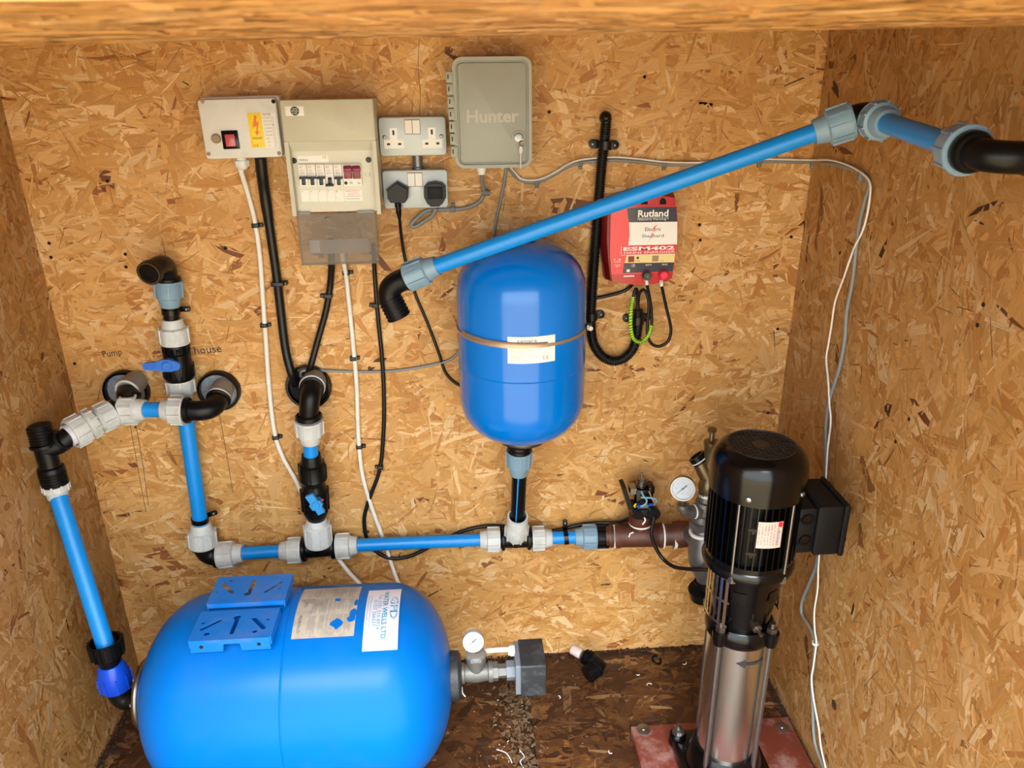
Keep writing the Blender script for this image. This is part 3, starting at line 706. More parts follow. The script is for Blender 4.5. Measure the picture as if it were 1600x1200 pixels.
# --- motor control box
F = wallframe(376, 200, .075, .012)
t = thing('motor_control_box', 'off-white motor control box with red rocker switch and yellow danger label', 'control box', F.o)
x0, x1, y0, y1 = F.rect(316, 154, 437, 247, .07)
mb = MB(); mb.rbox(F, x0 - .001, x1 + .003, y0 - .001, y1 + .004, .001, .052, .006, .002); mb.build('base', M_BOXW, t)
mb = MB(); mb.rbox(F, x0, x1, y0, y1, .054, .075, .006, .003); mb.build('lid', M_BOXW, t)
mb = MB(); mb.rbox(F, x0 + .002, x1 - .002, y0 + .002, y1 - .002, .050, .056, .005, 0); mb.build('seam', M_INK, t)
for q, m in (((316.5, 158.5), M_BROWNCAP), ((427, 158.5), M_HOLE), ((326, 240.5), M_BROWNCAP), ((436, 239.5), M_BROWNCAP)): dot(t, 'screw_cap', F, *q, .0042, .0745, .0756, m)
k = dot(t, 'round_button', F, 337, 217, .0098, .074, .081, M_BROWNCAP, 24); lab(k, 'round grey brown button')
mb = MB(); ax0, ax1, ay0, ay1 = F.rect(347, 204, 373, 233, .077); mb.rbox(F, ax0, ax1, ay0, ay1, .074, .078, .0015, .0008); sw = lab(mb.build('rocker_switch', M_BLACKG, t), 'black framed red rocker switch')
prect(sw, 'rocker', F, (352, 210, 367, 229), .077, .081, M_ROCK)
yl = prect(t, 'warning_label', F, (389.5, 176, 411, 231), .0748, .0754, M_YEL); lab(yl, 'yellow danger label with orange lightning arrow')
mb = MB(); P_ = [F.loc(x, y, .0756) for x, y in ((397, 180), (401, 181), (400, 190), (404.5, 191), (402.5, 205), (405.5, 206), (401.5, 212), (398, 205.5), (400.5, 205.5), (401, 196.5), (394.5, 199.5))]; mb.poly(F, P_, .0753, .0757); mb.build('lightning_arrow', M_ORG, yl)
mb = MB(); ptext(mb, F, 'DANGER', (395, 214, 410, 217.5), .0757); ptext(mb, F, 'C E', (396.5, 226, 403.5, 229.5), .0757); mb.build('lettering', M_INK, yl)
wl = prect(t, 'rating_label', F, (411, 176, 433, 231), .0748, .0753, M_PAPER)
mb = MB(); ptext(mb, F, 'MOTOR', (410.5, 177, 423, 180.5), .0756); mb.build('heading', M_INK, wl)
mb = MB()
for i, s_ in enumerate(('0,37 kW', '0,55 kW', '0,75 kW', '1,10 kW', '1,50 kW', '2,20 kW', '(cm)', '__ kW', '__ A')):
    yy = 182.5 + i * 5.4; xx = 411 + i * .75
    ptext(mb, F, s_, (xx, yy, xx + (11 if i < 6 else 6), yy + 3.4), .0756)
    a, b, c_, d_ = F.rect(xx + 12.5, yy, xx + 16, yy + 3.6, .0756)
    for q in ((a, b, c_, c_ + .0005), (a, b, d_ - .0005, d_), (a, a + .0005, c_, d_), (b - .0005, b, c_, d_)): mb.box(F, *q, .0752, .0756)
ptext(mb, F, 'X', (425.2, 193.2, 427.5, 196.6), .0757); mb.build('lettering', M_INKG, wl)
gx, gy = F.loc(376, 248, .04)
mb = MB(); mb.lathe(F.p(gx, gy, .035), (0, 0, -1), [(-.004, .011), (.004, .011), (.004, .0145), (.016, .0145), (.022, .010), (.024, .0065)], 20); mb.ribs(F.p(gx, gy, .035), (0, 0, -1), .005, .016, .0142, 8, .004, .0012); lab(mb.build('cable_gland', M_BOXW, t), 'white cable gland')

# --- consumer unit
F = wallframe(513, 200, .11, 0)
t = thing('consumer_unit', 'cream fuse box with five breakers and a smoked flap hanging open', 'fuse box', F.o)
x0, x1, y0, y1 = F.rect(447.5, 155, 589.5, 333, .105)
ytop = F.loc(513, 221, .11)[1]; ybev = F.loc(513, 236, .085)[1]
mb = MB(); mb.rbox(F, x0 + .004, x1 - .001, y0 + .02, y1 - .001, .001, .070, .003, .001); mb.build('back_box', M_CU, t)
mb = MB(); mb.rbox(F, x0, x1, ytop, y1, .068, .110, .002, .002); mb.build('upper_cover', M_CU, t)
ch = .0085
MB().box(F, x0, x0 + ch, y0 - .004, ytop, .068, .110).build('cheek', M_CU, t, smooth=False); MB().box(F, x1 - ch, x1, y0 - .004, ytop, .068, .110).build('cheek', M_CU, t, smooth=False)
mb = MB(); mb.box(F, x0 + ch, x1 - ch, y0, ytop, .066, .085)
mb.add([F.p(x0 + ch, ytop, .108), F.p(x1 - ch, ytop, .108), F.p(x1 - ch, ybev, .085), F.p(x0 + ch, ybev, .085)], [(0, 3, 2, 1)]); mb.build('recessed_front', M_CUREC, t, smooth=False)
bd = prect(t, 'maker_badge', F, (445.5, 166, 474.5, 181), .1095, .1105, M_CREAM)
dot(bd, 'globe_emblem', F, 460.5, 173.5, .0088, .1104, .1109, M_INK, 28)
mb = MB(); ptext(mb, F, 'GOOD', (456.5, 169, 464.5, 171.3), .1112); ptext(mb, F, 'WYLEX', (454.5, 172.3, 466.5, 175), .1112); ptext(mb, F, 'FUSE', (456.5, 176, 464.5, 178.3), .1112); mb.build('lettering', M_CREAM, bd)
Z = .085
lb = prect(t, 'model_label', F, (465.5, 242.5, 513, 254), Z, Z + .0006, M_PAPER)
mb = MB(); ptext(mb, F, 'NHRS6A', (467.5, 248.5, 481.5, 251.5), Z + .0009); ptext(mb, F, 'C E', (504, 244, 509, 247.5), Z + .0009); mb.build('lettering', M_INK, lb)
for q in ((459, 251.5), (575.5, 250)):
    s_ = dot(t, 'cover_screw', F, *q, .0058, Z - .001, Z + .004, M_BLACKG, 20)
for i in range(5):
    xa = 466.5 + i * 13.75 + .4; m_ = prect(t, 'circuit_breaker', F, (xa, 257, xa + 13.0, 291), Z - .002, Z + .008, M_CREAM)
    mb = MB(); ptext(mb, F, '63', (xa + 1.2, 259, xa + 5, 262.5), Z + .0083); mb.build('red_mark', M_ROCK, m_)
    mb = MB(); ptext(mb, F, 'NSB', (xa + 1.5, 265.5, xa + 7, 267.2), Z + .0083); ptext(mb, F, 'B%d' % (32, 32, 16, 10, 6)[i], (xa + 3, 269, xa + 9, 271.5), Z + .0083); mb.build('lettering', M_INKG, m_)
    up = i != 3
    mb = MB(); a = F.rect(xa + 4.5, 277.5, xa + 10, 289.5, Z + .012); mb.rbox(F, *a, Z + .006, Z + .012, .0008, .0006, 2)
    a = F.rect(xa + .5, 276.5 if up else 288, xa + 12.5, 280 if up else 291.5, Z + .017); mb.rbox(F, *a, Z + .007, Z + .018, .0008, .0006, 2); mb.build('toggle', M_BLACKG, m_)
ms = prect(t, 'main_switch', F, (535.5, 256.5, 564.5, 290.5), Z - .002, Z + .009, M_CREAM)
for xa in (537, 550.5):
    mb = MB(); a = F.rect(xa, 259, xa + 12, 279.5, Z + .015); mb.rbox(F, *a, Z + .007, Z + .015, .001, .001, 2); a = F.rect(xa - .4, 262, xa + 12.4, 268, Z + .02); mb.rbox(F, *a, Z + .012, Z + .02, .001, .001, 2); mb.build('red_toggle', M_SWRED, ms)
mb = MB(); ptext(mb, F, 'N', (559, 284.5, 562.5, 288), Z + .0093); ptext(mb, F, '100A', (546, 283.5, 551, 287.5), Z + .0093); mb.lathe(F.p(*F.loc(540.5, 286, Z + .009), Z + .0088), F.uz, [(0, .0036), (.0005, .0036)], 14); mb.build('lettering', M_INK, ms)
for i in range(5):
    xa = 471 + i * 13.4; c_ = prect(t, 'circuit_card', F, (xa, 297, xa + 12.8, 315), Z, Z + .0006, M_PAPER)
    mb = MB(); ptext(mb, F, str(5 - i), (xa + .8, 298, xa + 2.4, 300.5), Z + .0009); mb.build('lettering', M_INKG, c_)
c_ = prect(t, 'switch_card', F, (538.3, 296.5, 566.5, 314), Z, Z + .0006, M_PAPER)
mb = MB(); ptext(mb, F, 'MAIN SWITCH', (540, 297.5, 561, 299.5), Z + .0009); ptext(mb, F, 'SWITCH OFF BEFORE', (544, 301, 560, 302.4), Z + .0009); ptext(mb, F, 'REMOVING COVER', (544, 303.4, 562, 304.8), Z + .0009); mb.build('red_lettering', M_ROCK, c_)
mb = MB(); pline(mb, F, (540, 306.6, 564.5, 307.2), Z + .0009); pline(mb, F, (541, 310.3, 562, 311), Z + .0009); mb.build('lettering', M_INKG, c_)
mb = MB(); ptext(mb, F, 'C E', (570, 270, 579.5, 275.5), Z + .0003); mb.build('faint_mark', M_INKG, t)
mb = MB(); a = F.rect(467, 333, 590, 413, .09); fx0, fx1, fy0, fy1 = a
mb.box(F, fx0, fx1, fy0, fy1, .0885, .0905)
for q in ((fx0, fx0 + .0025, fy0, fy1), (fx1 - .0025, fx1, fy0, fy1), (fx0, fx1, fy0, fy0 + .003)): mb.box(F, *q, .078, .0885)
fl = mb.build('smoked_flap', M_SMOKE, t, smooth=False); lab(fl, 'smoked clear plastic flap')
mb = MB(); mb.box(F, fx0 + .002, fx0 + .03, fy1 - .001, fy1 + .004, .083, .091); mb.box(F, fx1 - .04, fx1 - .004, fy1 - .001, fy1 + .004, .083, .091); mb.build('hinge', M_CABG, fl)
prect(fl, 'clear_sticker', F, (483, 374, 577, 396), .0875, .0883, M_CLEAR)
prect(fl, 'sticker_corner', F, (484, 375, 500, 395), .0877, .0887, M_CLEAR)

# --- double sockets
def socket(r4, plugs, label):
    F = wallframe((r4[0] + r4[2]) / 2, (r4[1] + r4[3]) / 2, .045, .0)
    t = thing('double_socket', label, 'socket', F.o, 'metal clad double sockets')
    x0, x1, y0, y1 = F.rect(*r4, .043)
    mb = MB(); mb.rbox(F, x0 + .002, x1 - .002, y0 + .002, y1 - .002, .001, .036, .008, .001); mb.build('back_box', M_SOCK, t)
    mb = MB(); mb.rbox(F, x0, x1, y0, y1, .036, .045, .008, .003); mb.build('face_plate', M_SOCK, t)
    w = x1 - x0; cx = (x0 + x1) / 2; h = y1 - y0
    mb = MB(); mb.rbox(F, cx - .017, cx + .017, y1 - .036, y1 - .005, .044, .0458, .001, .0004); rs = mb.build('switch_frame', M_BROWNCAP, t)
    for sg in (-1, 1):
        mb = MB(); xc = cx + sg * .0083
        mb.add([F.p(xc - .0076, y1 - .034, .0458), F.p(xc + .0076, y1 - .034, .0458), F.p(xc + .0076, y1 - .007, .0458), F.p(xc - .0076, y1 - .007, .0458),
                F.p(xc - .0076, y1 - .034, .0495), F.p(xc + .0076, y1 - .034, .0495), F.p(xc + .0076, y1 - .007, .0466), F.p(xc - .0076, y1 - .007, .0466)],
               [(4, 5, 6, 7), (0, 1, 5, 4), (1, 2, 6, 5), (2, 3, 7, 6), (3, 0, 4, 7)]); mb.build('rocker', M_CREAM, rs, smooth=False)
    for sg in (-1, 1):
        xc = cx + sg * w * .285; yb = y0 + h * .20
        if sg in plugs: continue
        mb = MB(); mb.poly(F, [(xc - .0215, yb), (xc + .0215, yb), (xc + .0215, yb + .018), (xc + .008, yb + .018), (xc + .008, yb + .042), (xc - .008, yb + .042), (xc - .008, yb + .018), (xc - .0215, yb + .018)], .044, .0457); ins = mb.build('outlet', M_CREAM, t, smooth=False)
        mb = MB(); mb.box(F, xc - .0022, xc + .0022, yb + .028, yb + .038, .045, .0459); mb.box(F, xc - .0155, xc - .0085, yb + .007, yb + .0115, .045, .0459); mb.box(F, xc + .0085, xc + .0155, yb + .007, yb + .0115, .045, .0459); mb.build('slots', M_INK, ins, smooth=False)
    for sg in (-1, 1):
        MB().lathe(F.p(cx + sg * w * .425, (y0 + y1) / 2, .044), F.uz, [(0, .0042), (.0015, .0042), (.0022, .003)], 14).build('screw', M_STEEL, t)
    return F, t, (x0, x1, y0, y1)
FS, ts, rs_ = socket((592.5, 182.5, 697.5, 243.5), (), 'upper grey metal double socket with both outlets empty')
FL, tl_, rl_ = socket((598.5, 265.5, 700, 325.5), (-1, 1), 'lower grey metal double socket with two black plugs in it')
cx = (rs_[0] + rs_[1]) / 2; a = FS.p(cx + .006, rs_[2] + .003, .02); b = V(a.x, a.y, FL.p(0, rl_[3] - .003, 0).z)
cd = MB(); cd.cyl(a, b, .0108, n=22); cd.lathe(b, (0, 0, 1), [(0, .013), (.006, .013), (.008, .011)], 22); tag(cd.build('conduit_stub', M_GALV), 'short steel tube joining the two double sockets', 'conduit')
F = FL
t = thing('mains_plug', 'black three pin plug with a cable in the lower socket', 'plug', F.p(*F.loc(621, 316, .06), .046))
P_ = [F.loc(x, y, .07) for x, y in ((604.5, 296), (620, 284), (638, 295), (637, 311), (632.5, 318), (610, 318), (605, 311))]
mb = MB(); mb.poly(F, P_, .0465, .062); c0 = (sum(p[0] for p in P_) / 7, sum(p[1] for p in P_) / 7); mb.poly(F, [((p[0] - c0[0]) * .86 + c0[0], (p[1] - c0[1]) * .86 + c0[1]) for p in P_], .06, .074); mb.build('body', M_BLACK, t)
mb = MB(); a = F.p(*F.loc(621.5, 316, .06), .06); b = F.p(*F.loc(624, 340, .055), .055); L = (b - a).length; mb.lathe(a, b - a, [(0, .0075), (L * .3, .0075), (L * .32, .006), (L * .5, .006), (L * .52, .0065), (L * .75, .0058), (L, .0042)], 14); mb.build('strain_relief', M_BLACK, t)
t = thing('plug_in_timer', 'black rounded plug top beside the cabled plug in the lower socket', 'plug', F.p(*F.loc(680, 322, .06), .046))
P_ = [F.loc(x, y, .07) for x, y in ((662, 293), (668, 286.5), (680, 284), (691, 286.5), (696.5, 292), (697, 309), (692, 318), (686, 323.5), (673, 323.5), (667, 318), (662.5, 309))]
c0 = (sum(p[0] for p in P_) / 11, sum(p[1] for p in P_) / 11)
mb = MB(); mb.poly(F, P_, .0465, .066); mb.poly(F, [((p[0] - c0[0]) * .88 + c0[0], (p[1] - c0[1]) * .9 + c0[1]) for p in P_], .064, .072); mb.build('body', M_BLACK, t)
a = F.rect(668, 292, 692, 311, .0735); mb = MB(); mb.rbox(F, *a, .071, .0735, .002, .001); mb.build('front_panel', M_PUMPM, t)

# --- irrigation controller
F = wallframe(766, 175, .095, .0)
t = thing('irrigation_controller', 'grey locked controller cabinet with hinges and a key hanging in its lock', 'control box', F.o)
x0, x1, y0, y1 = F.rect(708.5, 88, 831, 262.5, .09)
mb = MB(); mb.rbox(F, x0 + .003, x1 - .003, y0 + .003, y1 - .003, .001, .072, .018, .002, 6); mb.build('case', M_HUNT, t)
mb = MB(); mb.rbox(F, x0, x1, y0, y1, .073, .090, .020, .004, 8); dr = mb.build('door', M_HUNT, t)
# raised rim and shallow panel
def rrect(x0, x1, y0, y1, r, n=6):
    L = []
    for cx, cy, a0 in ((x1 - r, y1 - r, 0), (x0 + r, y1 - r, PI / 2), (x0 + r, y0 + r, PI), (x1 - r, y0 + r, 1.5 * PI)):
        for k in range(n + 1): a = a0 + k * PI / 2 / n; L.append((cx + r * math.cos(a), cy + r * math.sin(a)))
    return L
o_ = rrect(x0, x1, y0, y1, .020); i_ = rrect(x0 + .0075, x1 - .0075, y0 + .0075, y1 - .0075, .013); m = len(o_)
mb = MB(); vs = [F.p(x, y, .086) for x, y in o_] + [F.p(x * .996, y * .996, .0955) for x, y in o_] + [F.p(x, y, .0955) for x, y in i_] + [F.p(x * .99, y * .99, .088) for x, y in i_]
fs = [(k * m + i, k * m + (i + 1) % m, (k + 1) * m + (i + 1) % m, (k + 1) * m + i) for k in range(3) for i in range(m)]
mb.add(vs, fs).build('rim', M_HUNT, dr)
mb = MB(); mb.rbox(F, x0 + .011, x1 - .011, y0 + .011, y1 - .011, .088, .094, .010, .004, 6); mb.build('panel', M_HUNT, dr)
mb = MB(); ptext(mb, F, 'Hunter', (729, 171, 811, 192), .0943, .03); v0 = len(mb.v); mb.build('raised_lettering', M_HUNTL, dr)
for i in range(7):
    yy = 111.5 + i * 19.4; xx = 696.5 + i * 1.35
    a = F.rect(xx, yy, xx + 11, yy + 17.5, .09); mb = MB(); mb.rbox(F, a[0], a[1], a[2], a[3], .068, .0965 if i % 2 else .099, .002, .001); h_ = mb.build('hinge_knuckle', M_HUNT, t)
    a = F.rect(xx + 2.5, yy + 5, xx + 4.5, yy + 12, .0925); mb = MB(); mb.box(F, *a, .09, .0968 if i % 2 else .0993); mb.build('slot', M_INK, h_)
kx, ky = F.loc(810, 215, .094)
mb = MB(); mb.lathe(F.p(kx, ky, .093), F.uz, [(0, .0142), (.003, .0142), (.0035, .0125), (.0035, .0105)], 26, (True, False)); lk = mb.build('lock', M_HUNT, t)
MB().lathe(F.p(kx, ky, .093), F.uz, [(0, .0095), (.005, .0095), (.0056, .008)], 24).build('lock_barrel', M_ZINC, lk)
mb = MB(); mb.box(Frame(F.p(kx, ky, .0985), V(.9, 0, -.35).normalized(), V(.35, 0, .9).normalized(), F.uz), -.008, .010, -.0014, .0014, 0, .003); mb.build('key_in_lock', M_STEEL, lk)
kr = MB(); ko = F.p(kx + .007, ky - .012, .1); kr.torus(ko, (.2, -1, 0), .0055, .0007, 20, 5); kr.build('key_ring', M_STEEL, lk)
mb = MB(); q = Frame(F.p(kx + .004, ky - .017, .1), (1, 0, 0), (0, 0, 1), F.uz); mb.poly(q, [(-.002, 0), (.003, 0), (.0045, -.008), (.003, -.014), (.001, -.016), (.0012, -.046), (-.0012, -.046), (-.0012, -.016), (-.003, -.012), (-.003, -.006)], -.0006, .0006); mb.build('hanging_key', M_STEEL, lk)
gx, gy = F.loc(752.5, 265, .05)
mb = MB(); mb.lathe(F.p(gx, gy, .045), (0, 0, -1), [(-.006, .0105), (.004, .0105), (.007, .009), (.011, .0085)], 18); mb.build('cable_gland', M_PAPER, t)

# --- fence energiser
F = wallframe(1003, 375, .07, .0)
t = thing('fence_energiser', 'red electric fence energiser box with green and red knobs', 'energiser', F.o)
def fp(*pts, z=.06): return [F.loc(x, y, z) for x, y in pts]
mb = MB(); OUT = fp((944, 330), (958, 312), (985, 303), (1018, 300), (1040, 301), (1057, 304), (1059.5, 330), (1061, 352), (1058, 395), (1052, 438), (1044, 444), (1020, 448.5), (990, 449), (966, 446), (949, 441), (945, 410), (942.5, 375))
mb.poly(F, OUT, .001, .030); c0 = F.loc(1004, 376, .06)
S_ = lambda P, k, dx=0: [((x - c0[0]) * k + c0[0] + dx, (y - c0[1]) * k + c0[1]) for x, y in P]
n_ = len(OUT)
if sum(OUT[i][0] * OUT[(i + 1) % n_][1] - OUT[(i + 1) % n_][0] * OUT[i][1] for i in range(n_)) < 0: OUT = OUT[::-1]
rings = [(OUT, .030), (S_(OUT, .985), .040), (S_(OUT, .93, .002), .060)]
vs = [F.p(x, y, z) for P, z in rings for x, y in P]
mb.add(vs, [(k * n_ + i, k * n_ + (i + 1) % n_, (k + 1) * n_ + (i + 1) % n_, (k + 1) * n_ + i) for k in range(2) for i in range(n_)] + [tuple(2 * n_ + i for i in range(n_))])
mb.build('case', M_REDD, t, sharp=25)
mb = MB(); mb.poly(F, fp((953, 330), (966, 318), (990, 309), (1018, 306), (1040, 306.5), (1054, 309), (1057, 350), (1054, 398), (1049, 434), (1020, 443), (990, 444), (956, 439), (952, 400)), .058, .066); mb.build('front_cover', M_RED, t)
for x in (979, 1007, 1036):
    MB().poly(F, fp((x - 5, 319.5), (x - 5, 314), (x - 3, 310.5), (x, 309), (x + 3, 310.5), (x + 5, 314), (x + 5, 319.5), z=.067), .0655, .0672).build('key_slot', M_HOLE, t)
ZP = .0668
fp2 = lambda *p: fp(*p, z=ZP + .001)
MB().poly(F, fp2((957, 327), (975, 323.5), (1058, 322), (1060, 352), (1056, 398), (1052, 425), (1000, 428), (955, 429), (953, 395), (954, 355)), .0655, ZP).build('label_panel', M_REDL, t)
lp = bpy.data.objects[t.children[-1].name]
MB().poly(F, fp2((980, 325.5), (1006, 323.5), (1057, 323), (1058.5, 346.5), (983, 347.5), (981, 337)), ZP - .0003, ZP + .0003).build('navy_band', M_NAVY, lp)
MB().poly(F, fp2((983, 347.5), (1058.5, 346.5), (1058, 382), (982, 383.5), (984, 366)), ZP - .0003, ZP + .0003).build('white_band', M_PAPER, lp)
MB().poly(F, fp2((970.5, 384.5), (1057.5, 382.5), (1055.5, 396.5), (970.5, 398)), ZP - .0003, ZP + .0003).build('red_band', M_REDM, lp)
MB().poly(F, fp2((979, 399), (1055, 396.5), (1053.5, 410), (976, 411)), ZP - .0003, ZP + .0003).build('buff_band', M_BUFF, lp)
MB().poly(F, fp2((975, 411.5), (1053.5, 410), (1051, 424), (973, 427)), ZP - .0003, ZP + .0003).build('navy_strip', M_NAVY, lp)
zt = ZP + .0008
mb = MB(); ptext(mb, F, 'Rutland', (997, 328, 1044.5, 339), zt, .025); ptext(mb, F, 'Electric Fencing', (999, 341, 1041, 345), zt); mb.build('title_lettering', M_PAPER, lp); mb = MB(); ptext(mb, F, 'ESM402', (974, 385, 1054, 391), zt, .03); ptext(mb, F, 'MAINS ENERGISER', (975, 392.5, 1054.5, 396), zt)
ptext(mb, F, '1.4', (960, 404, 970.5, 407.5), zt); pline(mb, F, (960, 409, 970, 409.6), zt); pline(mb, F, (960, 414, 970, 414.6), zt); pline(mb, F, (962, 416.5, 967, 417.1), zt); ptext(mb, F, 'CE', (987, 413, 992, 417), zt); ptext(mb, F, 'EARTH', (1009, 412.5, 1018, 415), zt); ptext(mb, F, 'FENCE', (1034.5, 412, 1043, 414.5), zt)
pline(mb, F, (979, 421, 984, 425), zt); pline(MB(), F, (974.5, 430.5, 991, 432.5), .067).build('serial_strip', M_PAPER, lp); pline(mb, F, (996.5, 340.5, 997.2, 344), zt); pline(mb, F, (1043.5, 339.8, 1044.2, 342.5), zt); pline(mb, F, (996.5, 340.3, 1044, 340.8), zt)
pline(mb, F, (970.5, 384.3, 971.2, 398), zt); pline(mb, F, (970.5, 397.5, 1055, 398), zt)
mb.build('white_lettering', M_PAPER, lp)
mb = MB(); ptext(mb, F, 'Electric', (1008, 355, 1033, 361), zt); ptext(mb, F, 'Shepherd', (1003, 366, 1037, 372.5), zt); ptext(mb, F, 'POWER', (992, 407, 1000, 408.6), zt); ptext(mb, F, 'PULSE', (1031, 406.5, 1037, 408), zt); mb.lathe(F.p(*F.loc(996.5, 403, zt), zt - .0003), F.uz, [(0, .003), (.0003, .003)], 12)
mb.build('black_lettering', M_INK, lp)
MB().poly(F, fp2((1028.5, 350), (1022, 354.5), (1020.5, 358.5), (1023, 358.5), (1017, 367), (1019.5, 366.5), (1011.5, 380.5), (1021.5, 365), (1018.5, 365.5), (1025, 357), (1022.5, 357)), zt - .0002, zt + .0003).build('lightning_flash', M_REDL, lp)
MB().box(F, *F.rect(981.5, 400.5, 991, 409.5, zt), ZP, zt).build('power_lamp', M_SWRED, lp); MB().box(F, *F.rect(1019, 399.5, 1029, 408.5, zt), ZP, zt).build('pulse_lamp', M_BROWNCAP, lp)
for (x, y), m, n_ in (((1011.5, 432), M_GREEN, 'dark green terminal knob'), ((1037.5, 430.5), M_PINK, 'bright red terminal knob')):
    kx, ky = F.loc(x - 1.5, y - 1, .07); MB().lathe(F.p(kx, ky, .06), F.uz, [(0, .0128), (.012, .0128), (.013, .0118)], 26).build('terminal_collar', M_RED, t)
    kx, ky = F.loc(x, y, .085); k = MB().lathe(F.p(kx, ky, .066), F.uz, [(0, .0098), (.018, .0098), (.0205, .0085)], 26).build('terminal_knob', m, t); lab(k, n_)
    MB().box(F, kx - .0015, kx + .0015, ky - .001, ky + .001, .086, .0875).build('terminal_pin', M_ZINC, k)

# ------------------------------------------------------------------ cables
def clip(parent, p, R, m, side=(1, 0), wx=.005, nail=True):
    p = Vector(p); F = Frame(V(p.x, 0, p.z), (1, 0, 0), (0, 0, 1), (0, -1, 0))
    mb = MB(); d = -p.y + R * .9
    mb.rbox(F, -R * 1.35 if side[1] == 0 else -wx, R * 1.35 if side[1] == 0 else wx, -wx if side[1] == 0 else -R * 1.35, wx if side[1] == 0 else R * 1.35, .0005, d + .002, .001, .001, 2)
    sx, sy = side[0] * (R * 1.3 + .004), side[1] * (R * 1.3 + .004)
    mb.rbox(F, sx - .0042, sx + .0042, sy - .0042, sy + .0042, .0005, d * .7, .001, .001, 2)
    c = mb.build('cable_clip', m, parent)
    if nail: MB().ball(F.p(sx, sy, d * .7), .0022, 8, .6, (0, -1, 0)).build('nail_head', M_ZINC, c)
def cable(name, label, pts, r, m, n=8, clips=(), cm=None, cside=(1, 0), nail=True, seg=10, rr=None):
    P = [p if isinstance(p, Vector) else at(*p) for p in pts]
    S = spline(P, n)
    t = thing(name, label, 'cable', P[-1])
    MB().tube(S, r if rr is None else [rr(i / (len(S) - 1)) for i in range(len(S))], seg).build('sheath', m, t)
    for c in clips: clip(t, at(*c), r, cm or M_CABB, cside, nail=nail)
    return t
D0 = .0085
cable('white_cable', 'white cable falling from the motor control box behind the slanted valve',
      [(376, 262, .036), (378, 272, .030), (386, 298, .012), (398, 345, D0), (406, 400, D0), (411, 470, D0), (416, 540, D0), (420, 600, D0), (428, 670, D0), (440, 710, D0), (462, 750, D0), (481, 790, D0), (508, 842, D0), (540, 888, .03), (562, 912, .07), (580, 935, .11)],
      .0058, M_CABW, clips=[(399.5, 352, D0), (412.5, 508, D0), (431, 683, D0)], nail=False)
cable('thick_black_cable', 'thick black cable from the motor control box into the hollow sleeve',
      [(407, 246, .04), (410, 275, .03), (414, 305, .016), (422, 360, .0135), (432, 430, .0135), (439, 490, .0135), (446, 545, .02), (455, 582, .03), (462, 600, .006)],
      .0105, M_CABB, clips=[(434, 443, .0135)], rr=lambda t: .0125 if t < .3 else (.0125 - (t - .3) * .035 if t < .36 else .0104))
cable('thick_black_cable', 'black cable from under the smoked flap into the hollow sleeve',
      [(517, 375, .05), (518, 410, .03), (516, 445, .010), (509, 487, .010), (497, 530, .014), (486, 570, .022), (478, 592, .006)], .0078, M_CABB, clips=[(512.5, 462, .010)], cside=(-1, 0))
cable('white_cable', 'white cable falling from under the smoked flap behind the long low pipe',
      [(531, 375, .05), (536, 405, .03), (541, 432, .010), (546, 480, D0), (551, 530, D0), (557, 600, D0), (560, 680, D0), (566, 740, D0), (580, 790, D0), (600, 845, D0), (613, 885, .02), (622, 910, .05), (634, 935, .10)],
      .0056, M_CABW, clips=[(541, 426, D0), (552, 560, D0), (561.5, 698, D0)], nail=False)
cable('black_cable', 'black cable looping from the fuse box down to the open pressure switch',
      [(583, 380, .03), (585, 420, .010), (587, 450, .008), (591, 500, .008), (597, 560, .008), (600, 620, .008), (599, 680, .008), (593, 735, .008), (576, 783, .008), (569, 815, .008), (577, 850, .012), (605, 871, .016), (640, 869, .016), (680, 850, .012), (720, 831, .009), (760, 822, .008), (805, 824, .008), (850, 830, .008), (880, 826, .012), (905, 820, .015), (935, 817, .02), (965, 816, .035), (985, 808, .06), (994, 797, .08)],
      .0052, M_CABB, clips=[(586.5, 477, .008), (594.5, 730, .008)], cside=(-1, 0))
cable('thin_black_cable', 'thin black cable from the mains plug to behind the hanging vessel',
      [(624, 338, .055), (627, 368, .03), (632, 400, .012), (641, 435, .006), (651, 465, .005), (668, 505, .005), (685, 550, .005), (696, 582, .005), (714, 600, .006), (740, 610, .006)], .0036, M_CABB)
cable('grey_cable', 'thin grey cable from the hollow sleeve running level behind the hanging vessel',
      [(470, 588, .006), (472, 580, .018), (490, 578.5, .012), (530, 580, .005), (580, 581, .005), (630, 578, .005), (680, 569, .005), (703, 562, .005), (714, 552, .005), (735, 520, .005), (760, 440, .005), (771, 375, .005), (775, 345, .005), (785, 300, .005), (791, 262, .012), (792, 240, .03)], .0037, M_CABG)
cable('grey_cable', 'grey cable from the controller gland looping under the lower double socket',
      [(752.5, 268, .045), (753.5, 285, .025), (756, 300, .012), (751, 313, .008), (740, 321, .007), (722, 326, .007), (700, 327.5, .007), (680, 328, .007), (665, 330, .012), (650, 342, .018), (642.5, 351, .018), (648, 354.5, .018), (664, 345, .02), (676, 336, .022), (681, 325, .025)], .0046, M_CABG,
      clips=[(708, 327.3, .007)], cm=M_CLIPG, cside=(0, 1))
gc = [(795, 255, .03), (799, 268, .012), (808, 278, .006), (822, 284, .006), (840, 284, .006), (862, 275, .006), (888, 260, .006), (915, 253.5, .006), (960, 250.5, .006), (1000, 253, .006), (1040, 257, .006), (1090, 257, .006), (1140, 253, .006), (1190, 252, .006), (1240, 253, .006), (1272, 254, .006)]
